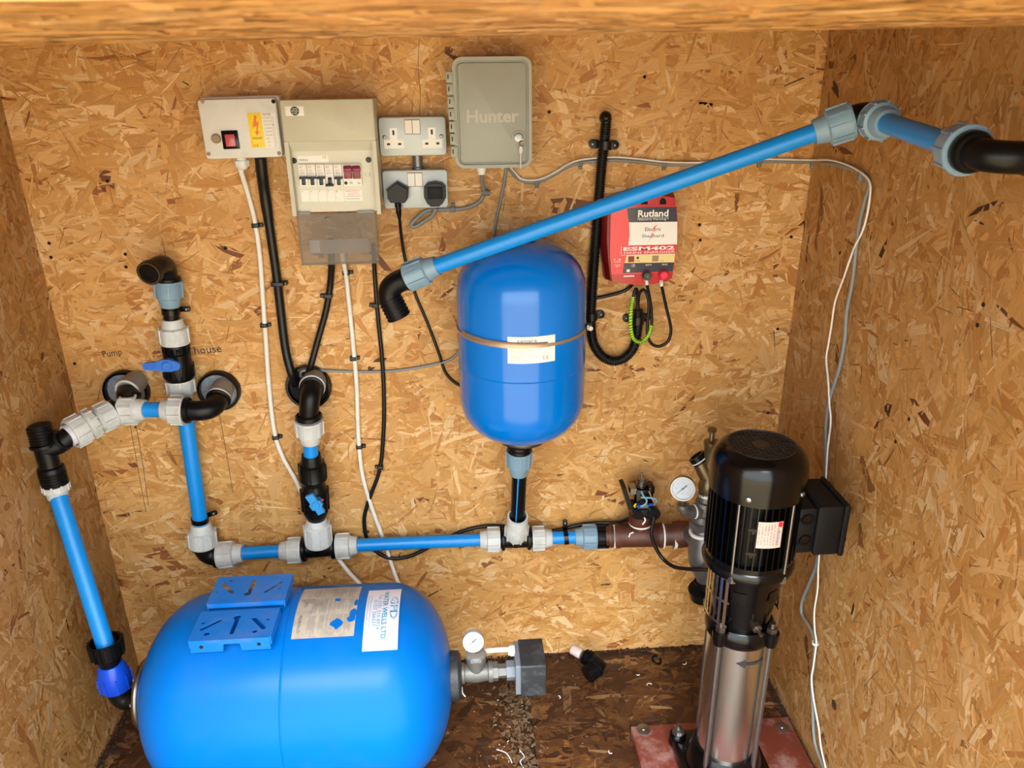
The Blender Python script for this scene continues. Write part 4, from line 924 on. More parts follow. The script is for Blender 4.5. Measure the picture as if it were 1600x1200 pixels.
gx_ = [(1300, 256), (1325, 262), (1343, 270), (1355, 281), (1358, 294), (1352, 312), (1344, 345), (1338, 385), (1332, 440), (1323, 487), (1320, 530), (1311, 577), (1296, 625), (1291, 665), (1290, 720), (1288, 780), (1283, 840), (1275, 884), (1263, 915), (1253, 940), (1253, 960), (1263, 976), (1271, 993), (1273.5, 1006), (1271, 1040), (1268, 1062), (1270, 1105), (1272, 1150), (1278, 1176), (1289, 1202), (1300, 1230)]
cg = cable('grey_cable', 'grey cable run from the controller along the back wall and down the right wall', [at(*p) for p in gc] + [atx(x, y, XR - .006) for x, y in gx_], .0042, M_CABG,
           clips=[(839, 284.5, .006), (907, 255, .006), (1038, 257, .006), (1187, 252.5, .006), (1270, 254, .006)], cm=M_CLIPG, cside=(0, -1), n=7)
p = atx(1350, 275.5, XR); cl = MB(); Fr = Frame(p, (0, -1, 0), (0, 0, 1), (-1, 0, 0)); cl.rbox(Fr, -.005, .005, -.009, .008, 0, .013, .001, .001, 2); cl.build('cable_clip', M_CLIPG, cg)
wc = [(798, 262, .028), (806, 271, .014), (815, 279.5, .0105), (830, 281.5, .0105), (845, 279.5, .0105), (865, 270.5, .0105), (890, 255.5, .0105), (915, 248.5, .0105), (960, 245.5, .0105), (1000, 248.5, .0105), (1040, 253, .0105), (1090, 254, .0105), (1140, 250, .0105), (1190, 248.5, .0105), (1240, 249.5, .0105), (1268, 250, .0105)]
wx_ = [(1296, 250), (1322, 257), (1342, 267), (1355, 278), (1360, 290), (1359, 310), (1354, 340), (1346, 365), (1334, 389), (1318, 435), (1305, 471), (1299, 510), (1294, 540), (1291, 562), (1294, 593), (1296, 630), (1298, 660), (1293, 705), (1289, 770), (1284, 830), (1279, 880), (1277.5, 920), (1272.5, 955), (1273, 985), (1275.5, 1004), (1271, 1040), (1268, 1062), (1272, 1097), (1279, 1135), (1283, 1168), (1291, 1202), (1302, 1230)]
cw = cable('thin_white_cable', 'thin white wire following the grey cable down the right wall', [at(*p) for p in wc] + [atx(x, y, XR - .010) for x, y in wx_], .0022, M_CABW, n=7)
for o_ in cw.children: pass
tie = MB(); p = atx(1274, 1005, XR - .008); tie.lathe(p + V(0, 0, -.003), (0, 0, 1), [(0, .0065), (0, .0078), (.006, .0078), (.006, .0065)], 12, (False, False)); tag(tie.build('cable_tie', M_PAPER), 'white cable tie around the two wires low on the right wall', 'cable tie')
tie = MB(); p = at(756, 301, .012); tie.cyl(p + V(-.006, 0, 0), p + V(.014, 0, -.001), .0062, n=12); tag(tie.build('cable_tie', M_CLIPG), 'grey tie on the cable under the controller', 'cable tie')
# corrugated conduit and its saddles
cp = [at(*p) for p in [(945, 184, .004), (946.5, 183, .02), (947, 190, .03), (945, 215, .026), (940, 260, .022), (935, 320, .020), (929, 400, .018), (925, 460, .018), (923.5, 500, .018), (926, 532, .020), (938, 554, .022), (956, 564, .024), (975, 560, .024), (990, 543, .024), (996, 515, .024), (997, 482, .024)]]
S = spline(cp, 10)
cum = [0.0]
for i in range(1, len(S)): cum.append(cum[-1] + (S[i] - S[i - 1]).length)
step = .0013; m_ = int(cum[-1] / step); Q = []; R_ = []; j = 0
for i in range(m_):
    s_ = i * step
    while cum[j + 1] < s_: j += 1
    Q.append(S[j].lerp(S[j + 1], (s_ - cum[j]) / (cum[j + 1] - cum[j]))); R_.append(.0124 if i % 4 in (0, 1) else .0102)
t = thing('corrugated_conduit', 'black corrugated conduit hooked down beside the red energiser', 'conduit', Q[-1])
MB().tube(Q, R_, 14).build('hose', M_CABB, t, sharp=60)
def sad(p, tilt, sides=(-1, 1)):
    p = at(*p); F = Frame(V(p.x, 0, p.z), (math.cos(tilt), 0, math.sin(tilt)), (-math.sin(tilt), 0, math.cos(tilt)), (0, -1, 0))
    mb = MB(); d = -p.y
    mb.lathe(F.p(0, -.009, d), F.uy, [(0, .0118), (0, .0145), (.018, .0145), (.018, .0118)], 18, (False, False))
    for s_ in sides: mb.rbox(F, min(s_ * .010, s_ * .034), max(s_ * .010, s_ * .034), -.010, .010, .001, .009, .009, .001, 5)
    c = mb.build('saddle_clip', M_CABB, t)
    for s_ in sides: MB().ball(F.p(s_ * .025, 0, .009), .0036, 10, .5, (0, -1, 0)).build('screw', M_ZINC, c)
sad((946, 227, .026), -.06); sad((924.5, 494, .018), 0, (1,)); sad((997, 500, .024), 0)
cable('energiser_lead', 'black supply lead from under the energiser to the conduit', [(990, 440, .02), (984, 449, .012), (972, 456, .008), (950, 462, .008), (925, 467, .006)], .0042, M_CABB)
L1 = [(1009.5, 438, .075), (1012, 450, .068), (1016, 470, .060), (1018, 490, .056), (1018, 505, .054), (1014, 522, .052), (1002, 534, .050), (990, 529, .048), (985.5, 510, .046), (986, 485, .044), (989, 466, .042), (993, 452, .038), (995.5, 456, .034), (996, 475, .026), (997, 490, .024)]
t = cable('energiser_lead', 'black lead from the green knob wearing a green and black striped sleeve', L1, .0038, M_CABB)
SL = spline([at(*p) for p in L1], 8); seg_ = SL[33:82]
MB().tube(seg_, .0048, 10).build('sleeve', M_LGREEN, t); lab(t.children[-1], 'bright green sleeve with black spiral stripes')
mb = MB(); hx = []
for i in range(len(seg_) - 1):
    for k in range(6):
        a = seg_[i].lerp(seg_[i + 1], k / 6); T_ = (seg_[i + 1] - seg_[i]).normalized(); u_ = T_.cross(V(0, 1, 0)).normalized(); w_ = T_.cross(u_)
        ph = (i * 6 + k) * 2 * PI / 9.0; hx.append(a + (u_ * math.cos(ph) + w_ * math.sin(ph)) * .0046)
mb.tube(hx, .0011, 4); mb.build('spiral_stripe', M_CABB, bpy.data.objects[[c for c in t.children if c.name.startswith('sleeve')][0].name])
cable('energiser_lead', 'black lead hanging in a loop from the bright red knob', [(1033, 440, .075), (1035, 452, .066), (1041, 480, .058), (1047, 505, .054), (1048, 520, .052), (1043, 534, .050), (1030, 541, .050), (1018, 537, .05), (1012, 524, .05), (1012, 500, .05), (1014, 478, .05), (1011, 460, .046), (1005, 453, .04), (999, 459, .034), (997, 474, .026), (997, 490, .024)], .0038, M_CABB)
for q in ((1009.5, 437, .075, 1011, 444, .071), (1033, 439, .075, 1034, 446, .07)):
    mb = MB(); mb.cyl(at(*q[:3]), at(*q[3:]), .0044, n=10); mb.build('bare_end', M_CREAM, [o for o in bpy.data.objects if o.get('label', '').startswith('black lead from the green' if q[0] < 1020 else 'black lead hanging')][0])

# ------------------------------------------------------------------ hanging expansion vessel
vc = at(815, 520, .158); VX, VY, VR = vc.x, -.158, .1435
ZB, ZTp = .792, 1.262
def dome(r, h, n=10, up=True): return [(h * math.sin(PI / 2 * i / n), r * math.cos(PI / 2 * i / n)) for i in range(n + 1)]
def vessel_prof(r, L, hb, ht, e=2.4):
    pr = []
    for i in range(13):
        a = PI / 2 * i / 12; pr.append((hb - hb * math.cos(a) ** (2 / e) if i else 0, max(r * math.sin(a) ** (2 / e), .002)))
    for i in range(13):
        a = PI / 2 * i / 12; pr.append((L - ht + ht * math.sin(a) ** (2 / e), max(r * math.cos(a) ** (2 / e), .002)))
    return pr
t = thing('expansion_vessel', 'upright glossy blue expansion vessel strapped to the back wall', 'tank', V(VX, VY, ZB))
MB().lathe(V(VX, VY, ZB), (0, 0, 1), vessel_prof(VR, ZTp - ZB, .115, .125, 2.3), 72, (False, False)).build('shell', M_TANK2, t, sharp=60)
zs_ = .985; MB().torus(V(VX, VY, zs_), (0, 0, 1), VR - .0012, .0022, 72, 6).build('weld_seam', M_TANK2, t)
MB().lathe(V(VX, VY, ZB - .004), (0, 0, 1), [(-.002, .030), (-.002, .056), (.002, .058), (.008, .058), (.010, .052)], 40).build('base_flange', M_STEEL, t)
MB().lathe(V(VX, VY, ZB - .016), (0, 0, 1), [(0, .026), (.014, .026)], 24).build('outlet', M_CABB, t)
MB().lathe(V(VX + .012, VY, ZTp - .006), (0, 0, 1), [(0, .020), (.012, .020), (.016, .015)], 20).build('valve_cap', M_BLACK, t)
def cylv_loc(px, py, r=VR):
    r_ = ray(px, py); o = V(CAM.x - VX, CAM.y - VY); d = V(r_.x, r_.y)
    a = d.dot(d); b = 2 * o.dot(d); c = o.dot(o) - r * r; s_ = (-b - math.sqrt(max(b * b - 4 * a * c, 0))) / (2 * a)
    h = CAM + r_ * s_; return math.atan2(h.x - VX, -(h.y - VY)), h.z
a0, z1 = cylv_loc(793, 526); a1, z1b = cylv_loc(867, 522); _, z0 = cylv_loc(794, 568); _, z0b = cylv_loc(865, 563)
z1, z0 = (z1 + z1b) / 2, (z0 + z0b) / 2; CF = CylV(VX, VY, VR, a0, z0); lw, lh = (a1 - a0) * VR, z1 - z0
mb = MB(); mb.patch(CF, 0, lw, 0, lh, .0012, 14, 2, .001); lb = lab(mb.build('paper_label', M_PAPER, t), 'white printed paper label')
mb = MB(); mb.text(CF, 'cimara', lw * .20, lh * .80, lw * .40, lh * .12, .0016); mb.text(CF, 'R24', lw * .07, lh * .57, lw * .16, lh * .07, .0016); mb.text(CF, 'C E', lw * .72, lh * .12, lw * .12, lh * .13, .0016); mb.build('lettering', M_INK, lb)
mb = MB()
for i, (s_, w_) in enumerate((('MAX. WORKING TEMP 99 C  10 BAR', .62), ('PRECHARGE 1.5', .26), ('TOTAL VOLUME 24 L', .34), ('PRODUCT OF EUROPE TECHNICAL', .46), ('MEMBRANE EPDM  TESTED 15 BAR', .55), ('COMPLIES', .18), ('SEE INSTRUCTIONS BEFORE USE', .35))): mb.text(CF, s_, lw * .07, lh * (.49 - i * .068), lw * w_, lh * .042, .0016)
mb.build('small_print', M_INKG, lb)
# strap around the vessel
zb_ = (cylv_loc(830, 540)[1] + cylv_loc(718, 517)[1]) / 2
bd = thing('band_clamp', 'steel worm drive band clamped around the hanging vessel', 'clamp', V(VX, VY - VR, zb_))
MB().lathe(V(VX, VY, zb_), (.0, -.02, 1), [(-.0038, VR + .0008), (-.0038, VR + .0022), (.0038, VR + .0022), (.0038, VR + .0008)], 72, (False, False)).build('band', M_BAND, bd)
pts = [V(VX + (VR + .003) * math.sin(a), VY - (VR + .003) * math.cos(a), zb_ + .008 - .006 * (a + 1.1) / 1.4) for a in np.linspace(-1.1, .3, 24)]
MB().tube(pts, .0034, 6).build('band_tail', M_BAND, bd)
p = V(VX + (VR + .006) * math.sin(1.35), VY - (VR + .006) * math.cos(1.35), zb_); mb = MB(); mb.rbox(Frame(p, (0, -1, 0), (0, 0, 1), (1, 0, 0)), -.009, .009, -.006, .006, -.004, .006, .001, .001, 2); mb.cyl(p + V(.003, -.014, 0), p + V(.003, .012, 0), .0052, n=12); mb.build('worm_screw', M_ZINC, bd)

# ------------------------------------------------------------------ lying tank
TY, TZ, TR = -.363, .27, .222
tx0, tx1 = -.758, -.058
t = thing('pressure_tank', 'large blue pressure tank lying on the floor at the left', 'tank', V((tx0 + tx1) / 2, TY, 0))
L = tx1 - tx0
pr = vessel_prof(TR, L, .155, .150, 2.15)
MB().lathe(V(tx0, TY, TZ), (1, 0, 0), pr, 96, (False, False)).build('shell', M_TANK, t, sharp=60)
def tk(px, py, r=TR):
    r_ = ray(px, py); oy, oz = CAM.y - TY, CAM.z - TZ; a = r_.y ** 2 + r_.z ** 2; b = 2 * (oy * r_.y + oz * r_.z); c = oy * oy + oz * oz - r * r
    s_ = (-b - math.sqrt(max(b * b - 4 * a * c, 0))) / (2 * a); h = CAM + r_ * s_
    return math.atan2(-(h.y - TY), h.z - TZ) * r, h.x
xs_ = tk(437, 1120)[1]; MB().torus(V(xs_, TY, TZ), (1, 0, 0), TR - .0012, .0030, 96, 6).build('weld_seam', M_TANK, t)
MB().lathe(V(tx0 - .006, TY, TZ), (1, 0, 0), [(-.004, .030), (-.004, .080), (0, .083), (.004, .083), (.008, .080)], 48).build('end_flange', M_STEEL, t)
MB().lathe(V(tx0 + .002, TY, TZ), (1, 0, 0), [(0, .076), (.008, .078), (.02, .082)], 40).build('flange_seat', M_TANK, t)
for k in range(8):
    a = PI / 8 + k * PI / 4; p = V(tx0 - .010, TY + .068 * math.cos(a), TZ + .068 * math.sin(a)); mb = MB(); mb.lathe(p, (-1, 0, 0), [(-.003, .006), (.005, .006), (.007, .004)], 6); mb.cyl(p + V(.008, 0, 0), p + V(.022, 0, 0), .0045, n=8); mb.build('flange_bolt', M_ZINC, t)
MB().lathe(V(tx1 - .010, TY, TZ), (1, 0, 0), [(0, .055), (.010, .058), (.024, .056), (.030, .048), (.032, .02)], 40).build('end_cap', M_DUSTBLK, t)
for xf in (tx0 + .2, tx1 - .2):
    mb = MB(); mb.add([V(xf - .02, TY - .13, 0), V(xf + .02, TY - .13, 0), V(xf + .02, TY + .13, 0), V(xf - .02, TY + .13, 0), V(xf - .02, TY - .12, TZ - TR * .8), V(xf + .02, TY - .12, TZ - TR * .8), V(xf + .02, TY + .12, TZ - TR * .8), V(xf - .02, TY + .12, TZ - TR * .8)], [(0, 3, 2, 1), (4, 5, 6, 7), (0, 1, 5, 4), (1, 2, 6, 5), (2, 3, 7, 6), (3, 0, 4, 7)]); mb.build('foot', M_TANK, t)
# pump brackets on top
def apply_cut(ob, cut):
    me = bpy.data.meshes.new('c'); me.from_pydata([tuple(v - root_loc(ob)) for v in cut.v], [], cut.f); me.update()
    co = bpy.data.objects.new('c', me); COL.objects.link(co); co.location = root_loc(ob)
    md = ob.modifiers.new('b', 'BOOLEAN'); md.operation = 'DIFFERENCE'; md.object = co; md.solver = 'EXACT'; md.use_self = True
    bpy.context.view_layer.update()
    dg = bpy.context.evaluated_depsgraph_get(); nm = bpy.data.meshes.new_from_object(ob.evaluated_get(dg))
    ob.modifiers.clear(); ob.data = nm; bpy.data.objects.remove(co)
def slot(mb, F, p, q, w):
    p, q = Vector(p), Vector(q); d = (q - p).normalized(); n = V(-d.y, d.x); P = []
    for c, s0 in ((q, -1), (p, 1)):
        for k in range(7):
            a = -PI / 2 + PI * k / 6
            P.append(c + (d * math.cos(a) * -s0 + n * math.sin(a) * -s0) * w / 2)
    mb.poly(F, [(x.x, x.y) for x in P], -.02, .02)
def bracket(quad, z, lipdrop, notch, slots, holes):
    P = [atz(x, y, z) for x, y in quad]
    xa, xb = (P[0].x + P[3].x) / 2, (P[1].x + P[2].x) / 2; yb, yf = (P[0].y + P[1].y) / 2, (P[2].y + P[3].y) / 2
    F = Frame(V(xa, yf, z), (1, 0, 0), (0, 1, 0), (0, 0, 1)); w, dp = xb - xa, yb - yf
    ob = MB().box(F, 0, w, 0, dp, -.003, 0).build('bracket_plate', M_LIP, t, smooth=False)
    cut = MB()
    lc = lambda x, y: F.loc(x, y, 0)
    for (p, q, ww) in slots: slot(cut, F, lc(*p), lc(*q), ww)
    for (p, rr) in holes:
        x, y = lc(*p); cut.poly(F, [(x + rr * math.cos(2 * PI * k / 12), y + rr * math.sin(2 * PI * k / 12)) for k in range(12)], -.02, .02)
    apply_cut(ob, cut)
    lp = MB(); Fv = Frame(V(xa, yf, z), (1, 0, 0), (0, 0, 1), (0, -1, 0))
    if notch: pts = [(0, 0), (w, 0), (w, -lipdrop), (w * .64, -lipdrop), (w * .62, -.012), (w * .42, -.012), (w * .40, -lipdrop), (0, -lipdrop)]
    else: pts = [(0, 0), (w, 0), (w, -lipdrop), (0, -lipdrop)]
    lp.poly(Fv, pts, 0, .003)
    lo = lp.build('bracket_lip', M_LIP, t, smooth=False)
    if notch:
        for xx in (.14, .86): MB().lathe(Fv.p(w * xx, -.016, .0025), (0, -1, 0), [(0, .0042), (.001, .0042)], 12).build('lip_hole', M_HOLE, lo)
    for xx in (-.003, w): MB().box(F, xx, xx + .003, 0, dp, -.02, 0).build('bracket_side', M_LIP, t, smooth=False)
    return F, w, dp
ZK = TZ + TR + .018
bracket([(317, 955), (436, 950), (420, 995), (296, 1000)], ZK, .030, True,
        [((315, 983), (344, 969), .009), ((362, 989), (371, 967), .009), ((397, 966), (412, 981), .010)], [((318, 973), .0042), ((323, 990), .0062), ((371, 964), .0085), ((419, 967), .0042), ((398, 986), .0056)])
bracket([(344, 901), (457, 897), (441, 938), (325, 942)], ZK + .006, .012, False,
        [((349, 912), (363, 926), .010), ((399, 905), (388, 928), .009), ((440, 909), (415, 924), .009)], [((361, 907), .0048), ((340, 925), .004), ((387, 927), .0085), ((430, 904), .005), ((437, 919), .004)])
# paper labels
def tlabel(name, q, m, text=None):
    s0, xa = tk(*q[0]); s1, xb = tk(*q[1]); s2, xc = tk(*q[2]); s3, xd = tk(*q[3])      # TL TR BR BL
    top, bot = (s0 + s1) / 2, (s2 + s3) / 2; xl, xr = (xa + xd) / 2, (xb + xc) / 2
    CF = CylH(TY, TZ, TR, xl, top / TR); mb = MB(); mb.patch(CF, 0, bot - top, 0, xr - xl, .0010, 12, 2, .0008)
    return lab(mb.build(name, m, t), text), CF, bot - top, xr - xl
lb, CF, hh, ww = tlabel('supplier_label', [(581, 921), (632, 923.5), (616, 1018), (562, 1016)], M_PAPERP, 'white supplier sticker with teal lettering')
mb = MB(); mb.text(CF, 'WATER WELLS LTD', hh * .06, ww * .50, hh * .80, ww * .15, .0014, .025)
mb.text(CF, 'Tel: 0781 510 8934', hh * .13, ww * .35, hh * .60, ww * .11, .0014); mb.text(CF, '01707 266337', hh * .25, ww * .22, hh * .43, ww * .11, .0014); mb.text(CF, 'info@gpdwaterwells.co.uk', hh * .14, ww * .11, hh * .56, ww * .055, .0014); mb.text(CF, 'www.gpdwaterwells.com', hh * .14, ww * .03, hh * .58, ww * .055, .0014); mb.build('lettering', M_TEAL, lb)
mb = MB(); mb.text(CF, 'GPD', hh * .20, ww * .72, hh * .40, ww * .24, .0014, .03); gp = mb.build('large_lettering', M_TEAL, lb)
mb = MB(); vs_, fs_ = text_geo('GPD')
# pale inline of the outlined letters, traced as thin strokes
gx0, gx1, gy0, gy1 = hh * .20, hh * .60, ww * .72, ww * .96
def stroke(pts): mb.tube([CF.p(gx0 + (gx1 - gx0) * x, gy0 + (gy1 - gy0) * y, .0014) for x, y in pts], .0008, 4)
stroke([(.265, .80), (.20, .93), (.10, .88), (.05, .5), (.10, .12), (.20, .07), (.27, .2), (.27, .44), (.20, .44)]); stroke([(.40, .06), (.40, .92), (.52, .92), (.585, .82), (.585, .62), (.52, .5), (.42, .5)]); stroke([(.735, .08), (.735, .92), (.86, .92), (.95, .75), (.95, .28), (.86, .08), (.735, .08)])
mb.build('letter_inline', M_PAPERP, lb)
lb, CF, hh, ww = tlabel('spec_label', [(475, 921.5), (566, 917), (553, 994), (456, 999)], M_OLD, 'torn and scuffed grey instruction label')
mb = MB(); random.seed(4)
for c in range(5):
    for r_ in range(3):
        yb = ww * (.23 + c * .145); xb = hh * (.05 + r_ * .31)
        for k in range(7):
            if random.random() < .18: continue
            mb.patch(CF, xb, xb + hh * random.uniform(.2, .29), yb + ww * .0175 * k, yb + ww * (.0175 * k + .007), .0013, 4, 1, .0002)
mb.build('small_print', M_INKG, lb)
mb = MB(); mb.text(CF, 'PEDROLLO', hh * .66, ww * .07, hh * .26, ww * .05, .0014); mb.text(CF, '100CL', hh * .36, ww * .12, hh * .16, ww * .05, .0014); mb.build('lettering', M_INK, lb)
# torn patches where the label has come away
for (px, py, sx, sy) in ((528, 938, .008, .010), (526, 975, .014, .018), (552, 960, .020, .011), (557, 942, .012, .009), (548, 968, .008, .012), (482, 940, .010, .022)):
    s_, x_ = tk(px, py); C2 = CylH(TY, TZ, TR, 0, 0); mb = MB(); mb.poly(C2, [(s_ + sx * math.cos(k * PI / 5) * random.uniform(.6, 1.1), x_ + sy * .8 * math.sin(k * PI / 5) * random.uniform(.6, 1.1)) for k in range(10)], .0008, .0016); mb.build('torn_patch', M_TANK if px != 482 else M_INKG, lb)

# --- gauge, tee and switch on the tank end
DTY = -TY
def gauge(name, label, c, nrm, R, dep, stem_to, group=None, rim=M_STEEL, ticks=True):
    t = thing(name, label, 'pressure gauge', c, group); nrm = Vector(nrm).normalized(); F = axframe(c, nrm)
    MB().lathe(Vector(c) - nrm * dep, nrm, [(0, R * .6), (0, R * .92), (dep * .3, R), (dep, R), (dep + .003, R * .98), (dep + .003, R * .88), (dep - .001, R * .87)], 40, (True, False)).build('case', rim, t)
    MB().lathe(Vector(c) - nrm * .003, nrm, [(0, R * .88), (.0015, R * .88)], 36).build('dial', M_GAUGE, t)
    u = CR.copy(); u = (u - nrm * u.dot(nrm)).normalized(); v_ = nrm.cross(u); G = Frame(Vector(c) - nrm * .0015, u, v_, nrm)
    mb = MB()
    for k in range(25):
        a = math.radians(225 - k * 270 / 24); r0 = .70 if k % 4 == 0 else .76; cc, ss = math.cos(a), math.sin(a); w = R * .012
        mb.add([G.p(R * r0 * cc - w * ss, R * r0 * ss + w * cc, .0003), G.p(R * .82 * cc - w * ss, R * .82 * ss + w * cc, .0003), G.p(R * .82 * cc + w * ss, R * .82 * ss - w * cc, .0003), G.p(R * r0 * cc + w * ss, R * r0 * ss - w * cc, .0003)], [(0, 1, 2, 3)][::1])
    for k in range(7):
        a = math.radians(225 - k * 45); mb.text(G, str(k * 2), R * .56 * math.cos(a) - R * .06, R * .56 * math.sin(a) - R * .06, R * .12, R * .13, .0003)
    mb.text(G, 'bar', -R * .12, -R * .42, R * .24, R * .13, .0003); mb.build('markings', M_INKG, t)
    a = math.radians(222); d = V(math.cos(a), math.sin(a)); n2 = V(-d.y, d.x); mb = MB(); mb.poly(G, [tuple(d * R * .72), tuple(n2 * R * .04), tuple(-d * R * .42 + n2 * R * .06), tuple(-d * R * .42 - n2 * R * .06), tuple(-n2 * R * .04)], .0006, .0014); mb.lathe(G.p(0, 0, .0005), nrm, [(0, R * .09), (.0018, R * .07)], 14); mb.build('needle', M_INK, t)
    MB().lathe(Vector(c) + nrm * .001, nrm, [(0, R * .885), (.001, R * .88)], 36).build('glass', M_LENS, t)
    return t, F
tc_ = at(745, 1048, DTY); tee = thing('tank_tee', 'grey iron tee with a blue plug at the right end of the lying tank', 'pipe tee', tc_)
mb = MB(); a, b = V(tx1 + .018, TY, TZ + .005), at(770, 1049, DTY); L = (b - a).length; ax = b - a
mb.lathe(a, ax, [(0, .021), (.004, .0245), (.010, .0245), (.012, .020), (L * .42, .023), (L * .55, .023), (L - .012, .020), (L - .010, .0245), (L, .0245)], 26)
m_ = a.lerp(b, .5); mb.cyl(m_, m_ + V(0, 0, .046), .0195, n=24); mb.lathe(m_ + V(0, 0, .034), (0, 0, 1), [(0, .020), (.002, .0235), (.012, .0235)], 24); mb.build('body', M_CASTG, tee)
tp = m_ + V(0, 0, .046); mb = MB(); mb.lathe(tp, (0, 0, 1), [(0, .0245), (.014, .0245), (.016, .018)], 6); mb.build('bush', M_NUTGREY, tee)
MB().lathe(tp, (0, 0, 1), [(.001, .0205), (.010, .0225), (.0125, .0225)], 24).build('tape', M_GREY, tee)
mb = MB(); mb.lathe(b, ax, [(0, .0225), (.012, .0225), (.012, .017), (.016, .017), (.016, .0165), (.034, .0165)], 6); mb.build('nipple', M_CASTG, tee)
pts = [a + V(.003, -.02, -.022), a + V(.004, -.022, -.038), a + V(.010, -.02, -.052)]; MB().tube(spline(pts, 5), .0016, 5).build('tape_tail', M_TAPE, tee)
gc_ = at(739.5, 1003, DTY + .012); gn = (CAM - gc_); gn.z *= .4; gn.x *= .6
gt, _ = gauge('pressure_gauge', 'small white faced gauge on the tee of the lying tank', gc_, gn, .0245, .020, tp, rim=M_GAUGE)
MB().cyl(tp + V(0, 0, .012), V(tp.x, tp.y, gc_.z - .016), .0075, n=14).build('stem', M_BRASS, gt)
sw = thing('pressure_switch', 'dusty black pressure switch box beside the lying tank', 'pressure switch', at(820, 1080, DTY))
p = b + ax.normalized() * .034
mb = MB(); mb.lathe(p - ax.normalized() * .002, ax, [(0, .023), (.020, .023)], 6); mb.build('union_nut', M_SWGREY, sw)
q = p + V(.018, 0, 0); F = Frame(q, (0, -1, 0), (0, 0, 1), (1, 0, 0))
mb = MB(); mb.rbox(F, -.044, .044, -.036, .050, 0, .012, .004, .001); mb.build('base', M_SWGREY, sw)
x1_ = at(850, 1045, DTY).x - q.x; mb = MB(); mb.rbox(F, -.048, .048, -.040, .052, .012, x1_, .006, .003); mb.build('cover', M_DUSTBLK, sw)
cable('white_cable', 'short white cable from behind the tank tee into the dusty switch box', [V(p.x - .075, TY + .03, TZ + .040), V(p.x - .03, TY + .025, TZ + .047), V(q.x - .004, TY + .015, TZ + .055)], .0062, M_CABW)
mb = MB(); mb.lathe(V(q.x - .014, TY + .012, TZ + .054), (1, 0, 0), [(0, .010), (.006, .013), (.015, .013)], 16); mb.build('gland', M_PAPER, sw)

# ------------------------------------------------------------------ open pressure switch on the rusty tee
p = B(1001, 797); sw = thing('open_pressure_switch', 'uncovered black pressure switch with blue wires on the rusty tee', 'pressure switch', p)
F = Frame(V(p.x, p.y - .01, p.z), (1, 0, 0), (0, -1, 0), (0, 0, 1))
mb = MB(); mb.rbox(F, -.030, .036, -.030, .030, .002, .024, .008, .002); mb.build('base', M_BLACK, sw)
mb = MB(); mb.cyl(F.p(-.017, .034, .012), F.p(-.017, .022, .012), .0125, n=18); mb.cyl(F.p(.024, .040, .016), F.p(.024, .02, .016), .016, n=18); mb.build('gland', M_BLACK, sw)
mb = MB(); q0, q1 = F.p(-.034, 0, .022), F.p(-.050, -.005, .075); Fp = Frame(q0, (0, -1, 0), (q1 - q0).normalized(), V((q1 - q0).z, 0, -(q1 - q0).x).normalized()); mb.box(Fp, -.028, .022, 0, .062, -.0055, .0055); mb.build('end_plate', M_BLACK, sw, smooth=False)
mb = MB(); mb.rbox(F, -.020, .026, -.026, .012, .022, .072, .004, .002); mb.rbox(F, .012, .028, -.022, .014, .062, .080, .003, .001); mb.build('contact_block', M_BLACKG, sw)
mb = MB(); mb.box(F, -.034, -.018, -.02, .01, .060, .076); mb.cyl(F.p(-.002, -.01, .07), F.p(-.002, -.01, .112), .0028, n=10); mb.lathe(F.p(-.002, -.01, .088), (0, 0, 1), [(0, .009), (.005, .009)], 6); mb.lathe(F.p(-.002, -.01, .078), (0, 0, 1), [(0, .014), (.003, .014), (.003, .010), (.010, .010)], 20); mb.build('adjusting_screw', M_ZINC, sw)
mb = MB()
for k in range(4): mb.torus(F.p(-.002, -.01, .074 + k * .005), (0, 0, 1), .0135, .0013, 18, 5)
mb.build('spring', M_STEEL, sw)
mb = MB(); mb.box(F, -.016, .012, .010, .022, .024, .034); mb.box(F, -.004, .008, .012, .024, .030, .040); mb.build('terminal', M_ZINC, sw, smooth=False)
for pts, m in (([(-.018, .02, .03), (-.004, .03, .038), (.004, .032, .052), (-.004, .026, .064), (-.008, .016, .072)], M_WIREB), ([(-.008, .02, .056), (.01, .03, .060), (.026, .03, .056), (.030, .024, .042), (.022, .02, .03)], M_WIREB), ([(-.022, .02, .028), (-.026, .024, .034), (-.022, .026, .042)], M_YEL), ([(.022, .02, .03), (.027, .028, .04), (.02, .02, .052), (.012, .016, .072)], M_BROWNCAP), ([(-.016, .022, .032), (-.010, .026, .034)], M_NBLUE), ([(.014, .022, .034), (.022, .026, .038)], M_NBLUE)):
    MB().tube(spline([F.p(*q) for q in pts], 6), .0022 if m is not M_NBLUE else .004, 7).build('wire', m, sw)
MB().tube(spline([F.p(0, .033, .004), F.p(.002, .036, -.004), F.p(-.004, .034, -.016)], 4), .0022, 5).build('tape_tail', M_TAPE, sw)
cable('black_cable', 'black cable curving from the open pressure switch to the pump', [F.p(.024, .038, .010), (1018, 832, .125), (1023, 852, .13), (1035, 872, .14), (1052, 885, .17), (1075, 889, .21), (1100, 890, .26), (1125, 892, .33)], .0050, M_CABB)

